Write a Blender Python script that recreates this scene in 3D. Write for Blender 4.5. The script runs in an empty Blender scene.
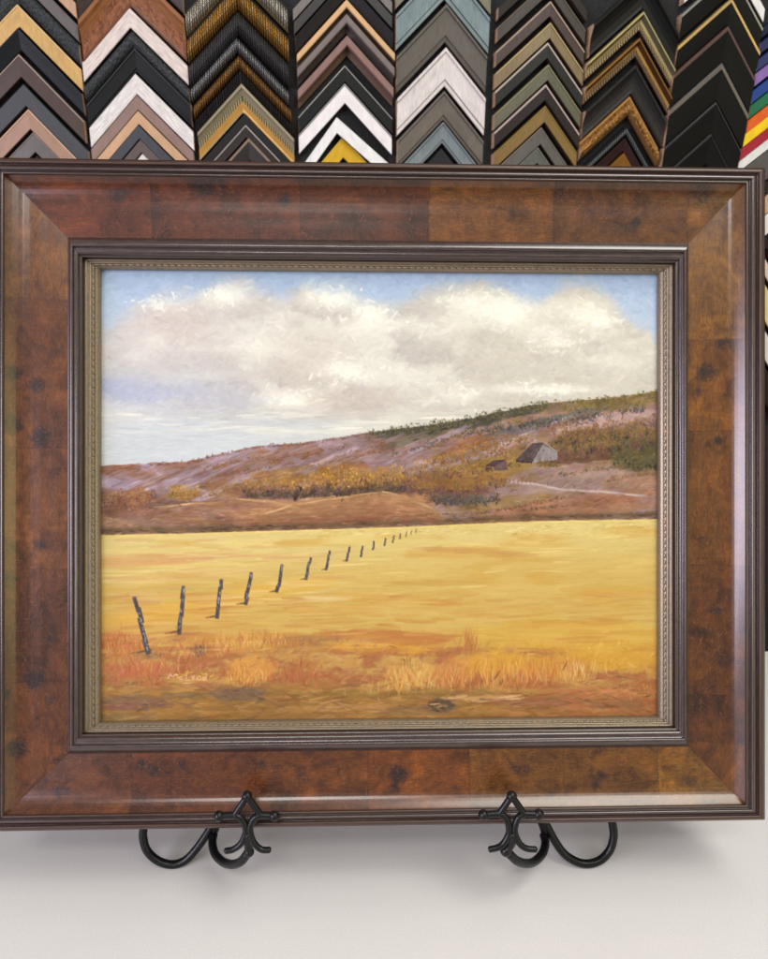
import bpy, bmesh, math, random
import numpy as np
from mathutils import Vector, Matrix

S = bpy.context.scene
COL = S.collection
rnd = random.Random(5)

# ---------------------------------------------------------------- camera
FOC = 770.0                       # focal length in design units (the picture is 768 x 959 of them)
PITCH = math.radians(16.5)
ZC = 0.5548                       # camera above the tabletop
CAM = Vector((0, 0, ZC))
FWD = Vector((0, math.cos(PITCH), -math.sin(PITCH)))
UPV = Vector((0, math.sin(PITCH), math.cos(PITCH)))
RGT = Vector((1, 0, 0))
cd = bpy.data.cameras.new('camera'); co = bpy.data.objects.new('camera', cd); COL.objects.link(co)
cd.sensor_fit = 'HORIZONTAL'; cd.sensor_width = 36; cd.lens = 36*FOC/768
cd.clip_start = .02; cd.clip_end = 50
co.location = CAM; co.rotation_euler = (math.pi/2-PITCH, 0, 0)
S.camera = co
cd.dof.use_dof = True; cd.dof.focus_distance = .69; cd.dof.aperture_fstop = 16.0

# ---------------------------------------------------------------- light: a shop interior, ceiling lamps and a cool window
W_ = bpy.data.worlds.new("World"); S.world = W_; W_.use_nodes = True
bg = W_.node_tree.nodes['Background']; bg.inputs[0].default_value = (.97, .99, 1, 1); bg.inputs[1].default_value = .45
S.view_settings.view_transform = 'Standard'; S.view_settings.look = 'None'
S.view_settings.exposure = 0; S.view_settings.gamma = 1
def area(name, loc, target, sx, sy, power, color):
    l = bpy.data.lights.new(name, 'AREA'); l.shape = 'RECTANGLE'; l.size = sx; l.size_y = sy; l.energy = power; l.color = color
    o = bpy.data.objects.new(name, l); COL.objects.link(o); o.location = loc
    o.rotation_euler = (Vector(target)-Vector(loc)).to_track_quat('-Z', 'Y').to_euler()
    return o
area('ceiling_lamp', (1.15, -.55, 2.55), (.75, -.1, .2), 1.3, 1.5, 62, (1, .985, .90))
area('ceiling_lamp', (.45, 1.0, 2.6), (.1, .7, 0), 1.5, .5, 6, (1, .98, .92))
area('ceiling_lamp', (-.25, -1.7, 2.6), (0, .55, .1), 1.0, .35, 26, (1, .98, .95))
area('window_light', (-2.2, -1.5, .95), (.33, .4, .5), 1.9, 1.1, 96, (.86, .80, 1.0))
area('olive_side_light', (2.4, -1.6, .9), (-.2, .6, .4), 1.5, 1.4, 20, (.95, .82, .34))  # unseen warm lamp, added to give the left cove its olive reflection

# ---------------------------------------------------------------- helpers
def srgb(c):
    return tuple((v/255/12.92) if v/255 <= .04045 else ((v/255+.055)/1.055)**2.4 for v in c)
def tag(o, label=None, cat=None, group=None, kind=None):
    if label: o['label'] = label
    if cat: o['category'] = cat
    if group: o['group'] = group
    if kind: o['kind'] = kind
    return o
def empty(name, loc, rot=(0,0,0), parent=None):
    o = bpy.data.objects.new(name, None); COL.objects.link(o); o.location = loc; o.rotation_euler = rot
    o.empty_display_size = .02
    if parent: o.parent = parent
    return o
def mesh_obj(name, verts, faces, mats, parent=None, midx=None, uvs=None, smooth=False):
    me = bpy.data.meshes.new(name); me.from_pydata([tuple(v) for v in verts], [], faces)
    for m in (mats if isinstance(mats, (list, tuple)) else [mats]): me.materials.append(m)
    if midx is not None:
        for p, i in zip(me.polygons, midx): p.material_index = i
    if uvs is not None:
        ul = me.uv_layers.new(name='UVMap')
        for p, fu in zip(me.polygons, uvs):
            for li, u in zip(p.loop_indices, fu): ul.data[li].uv = u
    if smooth:
        for p in me.polygons: p.use_smooth = True
    me.update()
    o = bpy.data.objects.new(name, me); COL.objects.link(o)
    if parent: o.parent = parent
    return o
def bm_obj(name, bm, mat, parent=None, smooth=True):
    me = bpy.data.meshes.new(name); bmesh.ops.recalc_face_normals(bm, faces=bm.faces); bm.to_mesh(me); bm.free()
    me.materials.append(mat)
    if smooth:
        for p in me.polygons: p.use_smooth = True
    o = bpy.data.objects.new(name, me); COL.objects.link(o)
    if parent: o.parent = parent
    return o
class NT:
    def __init__(s, name):
        s.m = bpy.data.materials.new(name); s.m.use_nodes = True; s.t = s.m.node_tree; s.b = s.t.nodes['Principled BSDF']
    def n(s, typ, **kw):
        q = s.t.nodes.new(typ)
        for k, v in kw.items():
            if k in q.inputs: q.inputs[k].default_value = v
            else: setattr(q, k, v)
        return q
    def l(s, a, b): s.t.links.new(a, b)
    def tex(s, which='Object', scale=(1,1,1)):
        c = s.n('ShaderNodeTexCoord'); m = s.n('ShaderNodeMapping'); m.inputs['Scale'].default_value = scale
        s.l(c.outputs[which], m.inputs[0]); return m.outputs[0]
    def noise(s, vec, scale, detail=4, rough=.55, dist=0):
        q = s.n('ShaderNodeTexNoise'); q.inputs['Scale'].default_value = scale; q.inputs['Detail'].default_value = detail
        q.inputs['Roughness'].default_value = rough; q.inputs['Distortion'].default_value = dist
        s.l(vec, q.inputs['Vector']); return q.outputs[0]
    def ramp(s, fac, stops):
        q = s.n('ShaderNodeValToRGB'); e = q.color_ramp.elements
        while len(e) < len(stops): e.new(.5)
        for el, (p, c) in zip(e, stops): el.position = p; el.color = (*c[:3], 1) if len(c) >= 3 else (c[0],)*3+(1,)
        s.l(fac, q.inputs[0]); return q.outputs[0]
    def mixc(s, fac, a, b, mode='MIX'):
        q = s.n('ShaderNodeMix', data_type='RGBA', blend_type=mode)
        for sock, v in ((q.inputs[0], fac), (q.inputs[6], a), (q.inputs[7], b)):
            if hasattr(v, 'is_linked') or hasattr(v, 'links'): s.l(v, sock)
            elif isinstance(v, (int, float)): sock.default_value = v
            else: sock.default_value = (*v[:3], 1)
        return q.outputs[2]
    def math(s, op, a, b=0., clamp=False):
        q = s.n('ShaderNodeMath', operation=op, use_clamp=clamp)
        for sock, v in ((q.inputs[0], a), (q.inputs[1], b)):
            if isinstance(v, (int, float)): sock.default_value = v
            else: s.l(v, sock)
        return q.outputs[0]
    def bump(s, h, strength=.3, dist=.001):
        q = s.n('ShaderNodeBump'); q.inputs['Strength'].default_value = strength; q.inputs['Distance'].default_value = dist
        s.l(h, q.inputs['Height']); s.l(q.outputs[0], s.b.inputs['Normal'])
    def set(s, **kw):
        for k, v in kw.items(): s.b.inputs[k.replace('_', ' ')].default_value = v

# ---------------------------------------------------------------- the tabletop, floor and sample wall
m = NT('cream_laminate')
v = m.tex('Object')
f = m.noise(v, 900, 2); g = m.noise(v, 7, 3)
c = m.ramp(f, [(.3, srgb((190,187,183))), (.7, srgb((208,205,201)))])
c = m.mixc(m.ramp(g, [(.35,(0,0,0)),(.75,(.35,.35,.35))]), c, srgb((190,186,186)))
m.l(c, m.b.inputs['Base Color']); m.set(Roughness=.42); m.bump(f, .12, .0006); TABLE = m.m
def box(name, x0, x1, y0, y1, z0, z1, mat, parent=None, bev=0.):
    bm = bmesh.new(); bmesh.ops.create_cube(bm, size=1)
    for q in bm.verts: q.co = ((x0+x1)/2+q.co.x*(x1-x0), (y0+y1)/2+q.co.y*(y1-y0), (z0+z1)/2+q.co.z*(z1-z0))
    if bev: bmesh.ops.bevel(bm, geom=bm.edges[:], offset=bev, segments=2, affect='EDGES')
    return bm_obj(name, bm, mat, parent, smooth=False)
tag(box('tabletop', -1.3, 1.3, -.25, 1.0, -.035, 0, TABLE, bev=.003), kind='structure')
m = NT('dark_floor'); f = m.noise(m.tex('Object'), 30, 4)
m.l(m.ramp(f, [(.3, srgb((58,55,53))), (.7, srgb((76,72,69)))]), m.b.inputs['Base Color']); m.set(Roughness=.6)
tag(box('floor', -4, 4, -3, 3, -.82, -.75, m.m), kind='structure')

WYAW = math.radians(7)
WX = Vector((math.cos(WYAW), math.sin(WYAW), 0)); WN = Vector((math.sin(WYAW), -math.cos(WYAW), 0))     # along the wall / out of it
def ray(px, py): return FWD + RGT*((px-384)/FOC) - UPV*((py-479.5)/FOC)
WP = CAM + ray(384, 80)*1.42
def wallpt(px, py, h=0.):
    d = ray(px, py); t = ((WP+WN*h)-CAM).dot(WN)/d.dot(WN); return CAM+d*t
def wl(p, o): q = p-o; return (q.dot(WX), q.z)              # wall coordinates relative to a point on it
m = NT('black_display_felt'); v = m.tex('Object'); f = m.noise(v, 420, 4, .7); g = m.noise(v, 120, 3)
m.l(m.ramp(f, [(.35, srgb((20,20,21))), (.62, srgb((38,38,40))), (.8, srgb((74,75,78)))]), m.b.inputs['Base Color'])
m.set(Roughness=.95); m.bump(f, .9, .004); FELT = m.m
wc = WP-WN*.02
wall = box('wall', -2.6, 2.6, -.02, .02, -.75-wc.z, 1.6, FELT); wall.location = wc; wall.rotation_euler = (0, 0, WYAW)
tag(wall, kind='structure')

# ---------------------------------------------------------------- corner samples on the wall
_mc = {}
def smat(col, kind='plain', rough=.45, metal=0.):
    key = (col, kind, rough, metal)
    if key in _mc: return _mc[key]
    m = NT('sample_'+kind); v = m.tex('UV'); base = tuple(min(.72, .76*x**1.10) for x in srgb(col))
    dk = tuple(x*.55 for x in base); lt = tuple(min(1, x*1.25+.01) for x in base)
    if kind == 'plain':
        f = m.noise(v, 60, 4); m.l(m.ramp(f, [(.25, tuple(x*.85 for x in base)), (.75, tuple(min(1, x*1.1) for x in base))]), m.b.inputs['Base Color']); m.bump(f, .1, .0006)
    elif kind == 'grain':            # wood grain or brushed finish running across the moulding
        mp = m.tex('UV', (1, .16, 1)); f = m.noise(mp, 420, 3); g = m.noise(m.tex('UV', (.3, 1, 1)), 60, 3)
        c = m.ramp(f, [(.3, tuple(x*.72 for x in base)), (.7, lt)]); c = m.mixc(.3, c, m.ramp(g, [(.3, dk), (.7, lt)]))
        m.l(c, m.b.inputs['Base Color']); m.bump(f, .4, .0008)
    elif kind == 'long':             # grain running along the moulding
        mp = m.tex('UV', (.12, 1, 1)); f = m.noise(mp, 420, 4, .6, .3)
        m.l(m.ramp(f, [(.3, tuple(x*.7 for x in base)), (.72, lt)]), m.b.inputs['Base Color']); m.bump(f, .3, .0008)
    elif kind == 'ribbed':
        w = m.n('ShaderNodeTexWave', wave_type='BANDS', bands_direction='X'); w.inputs['Scale'].default_value = 58; w.inputs['Distortion'].default_value = 3.2; w.inputs['Detail'].default_value = 2; w.inputs['Detail Scale'].default_value = 1.2
        m.l(m.tex('UV', (1, .35, 1)), w.inputs['Vector']); h = w.outputs[1]
        m.l(m.ramp(h, [(.12, tuple(x*.25 for x in base)), (.5, base), (.9, tuple(min(1, x*1.7+.01) for x in base))]), m.b.inputs['Base Color']); m.bump(h, .9, .003)
    elif kind == 'ornate':
        q = m.n('ShaderNodeTexVoronoi', feature='F1'); q.inputs['Scale'].default_value = 260; m.l(m.tex('UV'), q.inputs['Vector']); f = q.outputs[0]
        m.l(m.ramp(f, [(.1, lt), (.5, base), (.8, dk)]), m.b.inputs['Base Color']); m.bump(f, -.8, .003) if False else m.bump(m.math('SUBTRACT', 1., f), .9, .003)
    elif kind == 'carved':           # rope of dark leaves along a brown moulding
        f = m.noise(m.tex('UV', (1, 1, 1)), 85, 3, .6, 2.2); g = m.noise(m.tex('UV', (.1, 1, 1)), 300, 3)
        c = m.ramp(f, [(.38, tuple(x*.14 for x in base)), (.5, base), (.7, lt)])
        c = m.mixc(.35, c, m.ramp(g, [(.3, dk), (.7, lt)])); m.l(c, m.b.inputs['Base Color']); m.bump(f, .8, .003)
    elif kind == 'speckle':
        f = m.noise(v, 330, 5, .75); m.l(m.ramp(f, [(.42, base), (.56, tuple(x*2.2+.02 for x in base)), (.68, tuple(x*4+.10 for x in base))]), m.b.inputs['Base Color']); m.bump(f, .8, .002)
    elif kind == 'beaded':
        w = m.n('ShaderNodeTexWave', wave_type='BANDS', bands_direction='X'); w.inputs['Scale'].default_value = 55; m.l(m.tex('UV'), w.inputs['Vector'])
        m.l(m.ramp(w.outputs[1], [(.25, tuple(x*.25 for x in base)), (.6, lt)]), m.b.inputs['Base Color']); m.bump(w.outputs[1], 1., .003)
    m.set(Roughness=max(rough, .42) if metal == 0 else rough, Metallic=metal); m.b.inputs['Specular IOR Level'].default_value = .5 if metal else (.16 if sum(col) < 150 else .3)
    _mc[key] = m.m; return m.m
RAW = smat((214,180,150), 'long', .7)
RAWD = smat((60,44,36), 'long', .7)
PROF = {
 'flat':  [(0,0),(0,.92),(.03,1.0),(.97,1.0),(1,.93),(1,0)],
 'slope': [(0,0),(0,1.05),(.03,1.12),(.12,1.1),(.55,.92),(.95,.78),(1,.7),(1,0)],
 'scoop': [(0,0),(0,1.25),(.04,1.32),(.13,1.3),(.22,1.1),(.4,.86),(.6,.74),(.85,.72),(.95,.78),(1,.72),(1,0)],
 'round': [(0,0),(0,.5),(.05,.75),(.18,.98),(.35,1.12),(.5,1.15),(.65,1.1),(.82,.95),(.95,.72),(1,.5),(1,0)],
 'step':  [(0,0),(0,1.1),(.03,1.16),(.10,1.16),(.13,1.0),(.16,1.0),(.82,.92),(.84,.8),(.98,.78),(1,.7),(1,0)],
 'deep':  [(0,0),(0,.95),(.04,1.02),(.5,1.05),(.58,1.0),(.62,.35),(1,.25),(1,0)],
}
def colbound(pts): 
    p = sorted(pts, key=lambda q: q[1])
    def f(y):
        ys = [q[1] for q in p]; xs = [q[0] for q in p]
        if y > ys[-1]: return xs[-1]+(y-ys[-1])*(xs[-1]-xs[0])/(ys[-1]-ys[0])
        if y < ys[0]: return xs[0]+(y-ys[0])*(xs[-1]-xs[0])/(ys[-1]-ys[0])
        return float(np.interp(y, ys, xs))
    return f
def meet(ax, ay, slope, bound, side):
    x = bound(ay)
    for k in range(6): x = bound(ay+abs(x-ax)*slope)
    return x, ay+abs(x-ax)*slope
SAMPLE_GROUP = 'chevron frame corner samples hung on the wall'
def corner_sample(ax, ay, t, sl, sr, LB, RB, bands, prof, H, label, hoff=0.):
    """ax, ay: where its point sits; t: face width; bands: [(upto, material)] across the face"""
    org = wallpt(ax, ay, .0)
    root = empty('frame_corner_sample', org, (0, 0, WYAW)); tag(root, label, 'frame sample', SAMPLE_GROUP)
    P = PROF[prof]
    if len(bands) > 1 and bands[0][0] <= .12:      # a crisp raised edge line gets its own strip of face
        e = min(.16, bands[0][0]*1.6); bands = [(e, bands[0][1])]+list(bands[1:])
        P = [p for p in P if not (e*.5 < p[0] < e*1.3)]; k_ = max(i for i, p in enumerate(P) if p[0] <= e*.5)
        hh_ = P[k_][1]; P = P[:k_+1]+[(e, hh_*.985), (e+.012, hh_*.93)]+P[k_+1:]
    for side, slope, bnd in ((-1, sl, LB), (1, sr, RB)):
        ex, ey = meet(ax, ay, slope, bnd, side)
        h = H
        A = wl(wallpt(ax, ay, h), org); E = wl(wallpt(ex, ey, h), org)
        A = (0., A[1]); 
        ti = wl(wallpt(ax, ay+t, h), org)[1]-wl(wallpt(ax, ay, h), org)[1]      # negative
        sh = A[0]
        verts = []; L = math.hypot(E[0]-A[0], E[1]-A[1]); seg = 1
        wdt = abs(ti)*math.cos(math.atan2(abs(E[1]-A[1]), abs(E[0]-A[0])))
        for (X0, Z0) in (A, E):
            for s, hh in P: verts.append((X0, -(hh*H), Z0+ti*s))
        n = len(P); faces = []; mi = []; uv = []
        for i in range(n):
            j = (i+1)%n
            f = (i, j, n+j, n+i) if side < 0 else (n+i, n+j, j, i)
            sm = (P[i][0]+P[j][0])/2
            u0, u1 = 0, L
            va, vb = P[i][0]*wdt+(0 if i else 0), P[j][0]*wdt
            k = 0
            for b, (upto, _m) in enumerate(bands):
                if sm <= upto+1e-6: k = b; break
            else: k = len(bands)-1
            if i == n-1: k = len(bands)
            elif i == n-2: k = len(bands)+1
            faces.append(f); mi.append(k)
            uv.append([(0, va), (0, vb), (L, vb), (L, va)] if side < 0 else [(L, va), (L, vb), (0, vb), (0, va)])
        cap = tuple(range(n, 2*n)) if side < 0 else tuple(reversed(range(n, 2*n)))
        faces.append(cap); mi.append(len(bands)); uv.append([(verts[q][1], verts[q][2]) for q in cap])
        faces.append(tuple(reversed(range(n))) if side < 0 else tuple(range(n))); mi.append(len(bands)); uv.append([(0, 0)]*n)
        off = rnd.random()*3
        uv = [[(a+off, b+off) for a, b in f] for f in uv]
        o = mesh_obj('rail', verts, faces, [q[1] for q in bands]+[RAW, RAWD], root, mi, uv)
        bm = bmesh.new(); bm.from_mesh(o.data); bmesh.ops.recalc_face_normals(bm, faces=bm.faces); bm.to_mesh(o.data); bm.free()
    return root
BK = (24,24,25)
def M(c, k='plain', r=.45, mt=0.): return smat(c, k, r, mt)
# colours as seen in the shop; (y of point, x of point, face width, finish bands, profile, height, words)
COLS = [
 ('leftmost column', [(-44,0),(-32,160)], [(75,0),(81,70),(84,130),(90,160)], 1.0, 1.076, [
  (18,-59,17,[(1,M((196,160,128)))],'flat',.018,'pale tan'),
  (18,-39,18,[(1,M((108,100,98)))],'flat',.018,'smooth grey taupe'),
  (20,-20,24,[(1,M((40,44,46),'speckle',.6))],'round',.018,'rough black speckled'),
  (20,4,23,[(.06,M((232,200,140),'plain',.35)),(1,M((200,162,96),'grain',.4,.2))],'flat',.018,'matt gold'),
  (21,28,22,[(1,M((30,33,36)))],'slope',.018,'plain blue black'),
  (21.5,54,23,[(.05,M((176,160,148))),(1,M((82,64,56)))],'flat',.018,'dark brown with a pale edge'),
  (26,84,22,[(1,M((72,74,77)))],'flat',.016,'charcoal grey'),
  (31,109,20,[(.06,M((222,186,160))),(1,M((172,138,118)))],'flat',.018,'rosy tan'),
  (36,132,20,[(.05,M((150,140,134))),(1,M((112,106,103)))],'flat',.018,'warm mid grey'),
  (39,155,14,[(1,M((34,32,32)))],'flat',.012,'small black')]),
 ('second column from the left', [(79,22),(83.6,80),(89,124),(92,160)], [(184,20),(189,86),(193,130),(193,160)], 1.14, 1.03, [
  (130,-62,23,[(1,M((66,50,44),'long'))],'slope',.018,'dark walnut'),
  (129.5,-37,43,[(.34,M((156,104,60),'long',.35)),(.82,M((150,92,48),'carved',.35)),(1,M((120,72,44),'long',.35))],'scoop',.024,'wide carved red brown'),
  (130.5,7,20.5,[(1,M((222,208,200),'long'))],'flat',.018,'cream whitewashed'),
  (133,29,19,[(1,M((40,43,45),'speckle',.5))],'round',.018,'black hammered'),
  (136.5,48.5,23,[(.16,M((52,54,55))),(1,M((34,36,37)))],'step',.02,'smooth grey black stepped'),
  (137,73.5,20.5,[(1,M((226,221,216),'long'))],'flat',.018,'bright white washed'),
  (138.5,95,14.5,[(1,M((150,124,114)))],'flat',.018,'mauve brown'),
  (139.5,110.5,13.5,[(1,M((206,168,132)))],'flat',.018,'peach tan'),
  (140,125,13.5,[(1,M((74,76,82)))],'flat',.018,'slate grey'),
  (142,139.5,13,[(1,M((102,88,84)))],'flat',.018,'brown grey'),
  (144,153.5,14,[(1,M((228,222,212)))],'flat',.016,'small ivory')]),
 ('third column from the left', [(185,7),(188,64),(193,105),(199,140),(200,160)], [(287.5,0),(289,96),(293,120),(295,160)], 1.105, 1.06, [
  (237,-47,26,[(.08,M((60,52,44))),(.9,M((182,176,160),'ribbed',.3,.75)),(1,M((200,180,130),'plain',.3,.6))],'round',.022,'wide ribbed silver'),
  (237,-19,27,[(.05,M((40,36,32))),(1,M((170,128,62),'ribbed',.3,.7))],'round',.024,'wide ribbed gold'),
  (238,9,25,[(1,M((44,42,42),'ribbed',.35,.1))],'round',.022,'wide ribbed black'),
  (237,36,15.5,[(1,M((150,150,150),'ribbed',.3,.8))],'round',.02,'narrow ribbed pewter'),
  (239,54,15.5,[(1,M((150,108,58),'ribbed',.3,.7))],'round',.02,'narrow ribbed bronze'),
  (240.5,71,12,[(1,M((34,30,30),'ribbed',.4))],'slope',.016,'dark brown ribbed'),
  (242,84,28,[(.46,M((176,166,138),'plain',.4,.4)),(.58,M((220,206,160),'beaded',.3,.6)),(.92,M((186,140,62),'plain',.4,.25)),(1,M((206,184,140)))],'scoop',.02,'champagne gold'),
  (245.5,113,11,[(1,M((46,42,42)))],'flat',.016,'slim black brown'),
  (246,124.5,13,[(.12,M((196,190,184),'plain',.3,.5)),(1,M((56,46,42)))],'flat',.018,'bronze'),
  (249,138,22,[(.1,M((146,128,108))),(1,M((54,50,48)))],'slope',.018,'charcoal with tan line')]),
 ('fourth column from the left', [(293,9),(297,55),(298,90),(299,160)], [(392,17),(395,57),(393,96),(391,160)], 1.135, 1.1, [
  (345,-50,12,[(1,M((128,120,114)))],'flat',.02,'grey taupe'),
  (345,-36,13,[(1,M((64,62,62)))],'flat',.02,'charcoal'),
  (345,-20,17,[(1,M((44,40,42)))],'slope',.018,'black brown'),
  (345.5,-1,14.5,[(.55,M((214,174,128))),(1,M((128,104,80)))],'deep',.026,'light peach deep'),
  (345.5,13.5,16.5,[(.6,M((124,112,108))),(1,M((82,72,64)))],'deep',.026,'grey mauve deep'),
  (346,35,18,[(.62,M((144,112,104))),(1,M((112,84,68)))],'deep',.026,'brown mauve deep'),
  (344,65,16.5,[(.06,M((190,190,188),'plain',.3,.4)),(1,M((26,27,27)))],'flat',.018,'silver-edged black'),
  (344,83,20,[(.07,M((150,150,148))),(.12,M((30,30,30))),(1,M((238,232,230)))],'flat',.018,'black-lined white'),
  (336,117,16,[(1,M((238,236,234)))],'flat',.022,'crooked white'),
  (342.5,136.5,21,[(.04,M((240,210,90))),(1,M((214,172,30)))],'flat',.014,'mustard yellow')]),
 ('fifth column from the left', [(396,0),(397,60),(398,160)], [(490,14),(487,55),(485.5,97),(484,136),(481,160)], 1.11, 1.22, [
  (443,-60,17,[(.1,M((150,150,130))),(1,M((118,116,92),'grain'))],'flat',.018,'olive grey'),
  (443.5,-38,36.5,[(.8,M((128,144,146),'grain',.4)),(.86,M((70,84,88))),(1,M((134,150,150),'grain'))],'step',.02,'wide blue grey brushed'),
  (444,4,37.5,[(.84,M((102,96,88),'grain',.45)),(.9,M((54,50,46))),(1,M((96,90,82)))],'step',.022,'wide taupe brushed'),
  (443.5,47.5,38,[(.82,M((222,214,210),'grain',.5)),(.87,M((140,132,128))),(1,M((224,216,210)))],'step',.022,'wide white brushed'),
  (442,91,28.5,[(.82,M((112,104,94),'grain',.45)),(.9,M((60,56,52))),(1,M((104,96,88)))],'step',.02,'brown grey brushed'),
  (441,122,20.5,[(.8,M((132,142,146),'grain',.45)),(.88,M((80,88,92))),(1,M((134,142,146)))],'step',.02,'smaller blue grey brushed'),
  (440,148,20,[(1,M((48,48,50)))],'flat',.014,'small charcoal')]),
 ('sixth column from the left', [(498,26),(496.5,50),(496,76),(495,108),(494,152)], [(586,26),(584.5,52),(583,80),(580,130),(577,152)], 1.0, 1.34, [
  (548,-42,12,[(1,M((52,46,40)))],'flat',.02,'dark umber'),
  (547,-22,15,[(.08,M((120,108,92))),(1,M((62,54,46),'grain'))],'flat',.02,'smoky brown'),
  (547,0.5,15.5,[(.1,M((180,160,140))),(1,M((68,48,42),'grain'))],'flat',.022,'pale-edged maroon brown'),
  (547,22,16,[(.08,M((196,176,128))),(1,M((124,104,68),'grain',.4,.2))],'flat',.022,'antique bronze'),
  (544.5,42,16,[(.1,M((196,184,170))),(1,M((38,38,36),'grain'))],'flat',.022,'black with pale edge'),
  (545,64,16,[(.08,M((150,146,112))),(1,M((90,88,66),'grain',.4,.2))],'flat',.022,'olive green'),
  (542.5,84,16,[(.1,M((196,178,170))),(1,M((40,26,26),'grain'))],'flat',.022,'pale-edged maroon black'),
  (542,105.5,16.5,[(.06,M((160,136,70))),(1,M((126,98,36),'grain',.4,.2))],'flat',.022,'mustard gold'),
  (538,127,17,[(.06,M((140,130,120))),(1,M((96,90,84),'grain'))],'flat',.022,'taupe'),
  (535,147,16,[(.06,M((140,140,130))),(1,M((92,94,86),'grain'))],'flat',.02,'small grey green')]),
 ('seventh column from the left', [(592,29),(587,63),(585.5,91),(584,120),(580,146)], [(682,14),(675,56),(672,91),(665.5,120),(659.5,146)], 1.02, 1.58, [
  (640,-24,33,[(1,M((28,28,27),'plain',.25))],'scoop',.026,'wide glossy black'),
  (637,12,17,[(.12,M((196,184,140),'plain',.3,.5)),(.45,M((126,120,92),'plain',.35,.3)),(.62,M((232,214,150),'plain',.25,.6)),(1,M((190,170,130),'beaded',.35,.4))],'scoop',.024,'champagne beaded'),
  (633,38.5,17,[(.12,M((150,110,60),'plain',.3,.5)),(.45,M((96,62,28),'plain',.4,.1)),(.62,M((228,180,100),'plain',.25,.6)),(1,M((150,124,92),'beaded',.4,.2))],'scoop',.024,'amber beaded'),
  (630,65,28,[(1,M((44,41,39),'grain'))],'scoop',.022,'wide smoky black'),
  (626.5,95,20,[(.1,M((180,136,78))),(.8,M((172,124,60),'ornate',.35,.5)),(1,M((140,104,64)))],'round',.022,'ornate gold'),
  (623,125,11,[(.3,M((40,40,40))),(.75,M((120,124,124),'beaded',.4,.3)),(1,M((32,30,30)))],'round',.018,'black and pewter rope'),
  (621,138,13,[(1,M((56,36,34)))],'slope',.018,'dark maroon'),
  (620,153,14,[(1,M((160,112,44),'plain',.3,.4))],'slope',.018,'small gold')]),
 ('eighth column from the left', [(682,14),(677.5,48),(672,83),(667,130),(661,165)], [(764,14),(759,57),(753,86),(748,115),(739.5,155)], 1.0, 1.6, [
  (727,-52,14,[(1,M((228,226,220)))],'flat',.02,'white'),
  (726,-30,27,[(.08,M((150,150,150),'plain',.3,.5)),(1,M((13,13,13),'plain',.5))],'slope',.02,'black with silver edge'),
  (726,-2,27,[(.1,M((196,168,118),'plain',.3,.5)),(1,M((12,12,12),'plain',.5))],'slope',.02,'black with gold edge'),
  (722,26,37,[(.16,M((96,72,64))),(.22,M((204,190,180),'plain',.3,.4)),(1,M((11,11,11),'plain',.5))],'slope',.022,'black with brown edge'),
  (716,63,38,[(.1,M((98,92,92),'plain',.3,.3)),(1,M((11,11,11),'plain',.5))],'slope',.022,'black with grey edge'),
  (710,102,32,[(.045,M((74,72,72),'plain',.3,.3)),(1,M((12,12,12),'plain',.5))],'slope',.022,'black with hairline edge'),
  (705,134,30,[(.045,M((66,64,64),'plain',.3,.3)),(1,M((12,12,12),'plain',.5))],'slope',.022,'plain black satin')]),
]
ORD = ['first','second','third','fourth','fifth','sixth','seventh','eighth','ninth','tenth','eleventh','twelfth','thirteenth','fourteenth','fifteenth','sixteenth','seventeenth','eighteenth']
for (cname, LBp, RBp, sl, sr, rows) in COLS:
    LB, RB = colbound(LBp), colbound(RBp)
    for k, (ax, ay, t, bands, prof, H, words) in enumerate(rows):
        a, b = sl, sr
        if words == 'crooked white': a, b = 1.45, .88
        if words == 'mustard yellow': a, b = 1.2, 1.08
        corner_sample(ax, ay, t, a, b, LB, RB, bands, prof, H, '%s frame corner, %s down in the %s' % (words, ORD[k], cname))
LB = colbound([(765,0),(760,46),(753,91),(748,120),(739.5,155),(716,300)]); RB = colbound([(852,0),(826,155),(800,300)])
R9 = [(28,11,(30,40,66),'dark navy'),(43,12,(38,46,92),'deep navy'),(60,12,(46,52,104),'indigo'),(74,13,(140,108,172),'purple'),(91,13,(28,70,142),'royal blue'),(106,13,(24,112,76),'emerald green'),
      (121,13,(222,102,30),'orange'),(135,12.5,(240,204,26),'bright yellow'),(149,12.5,(166,24,58),'crimson red'),(162.5,11,(226,226,220),'clean white'),(175,32,(92,88,86),'wide grey'),
      (209,15,(40,38,38),'black'),(226,20,(198,164,128),'light tan'),(248,22,(230,222,214),'off white'),(272,14,(36,34,34),'jet black'),(296,14,(220,200,176),'beige'),(316,30,(232,208,140),'butter yellow'),(352,24,(234,226,222),'chalk white'),(380,30,(50,42,36),'dark chocolate')]
ORD += ['nineteenth']
for k, (yl, t, c, words) in enumerate(R9):
    x0 = LB(yl); ax = x0+43; ay = yl-.88*43
    corner_sample(ax, ay, t, .88, 1.5, LB, RB, [(1, M(c, 'plain', .35))], 'flat', .018, '%s frame corner, %s down in the rightmost column' % (words, ORD[k]))

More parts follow.
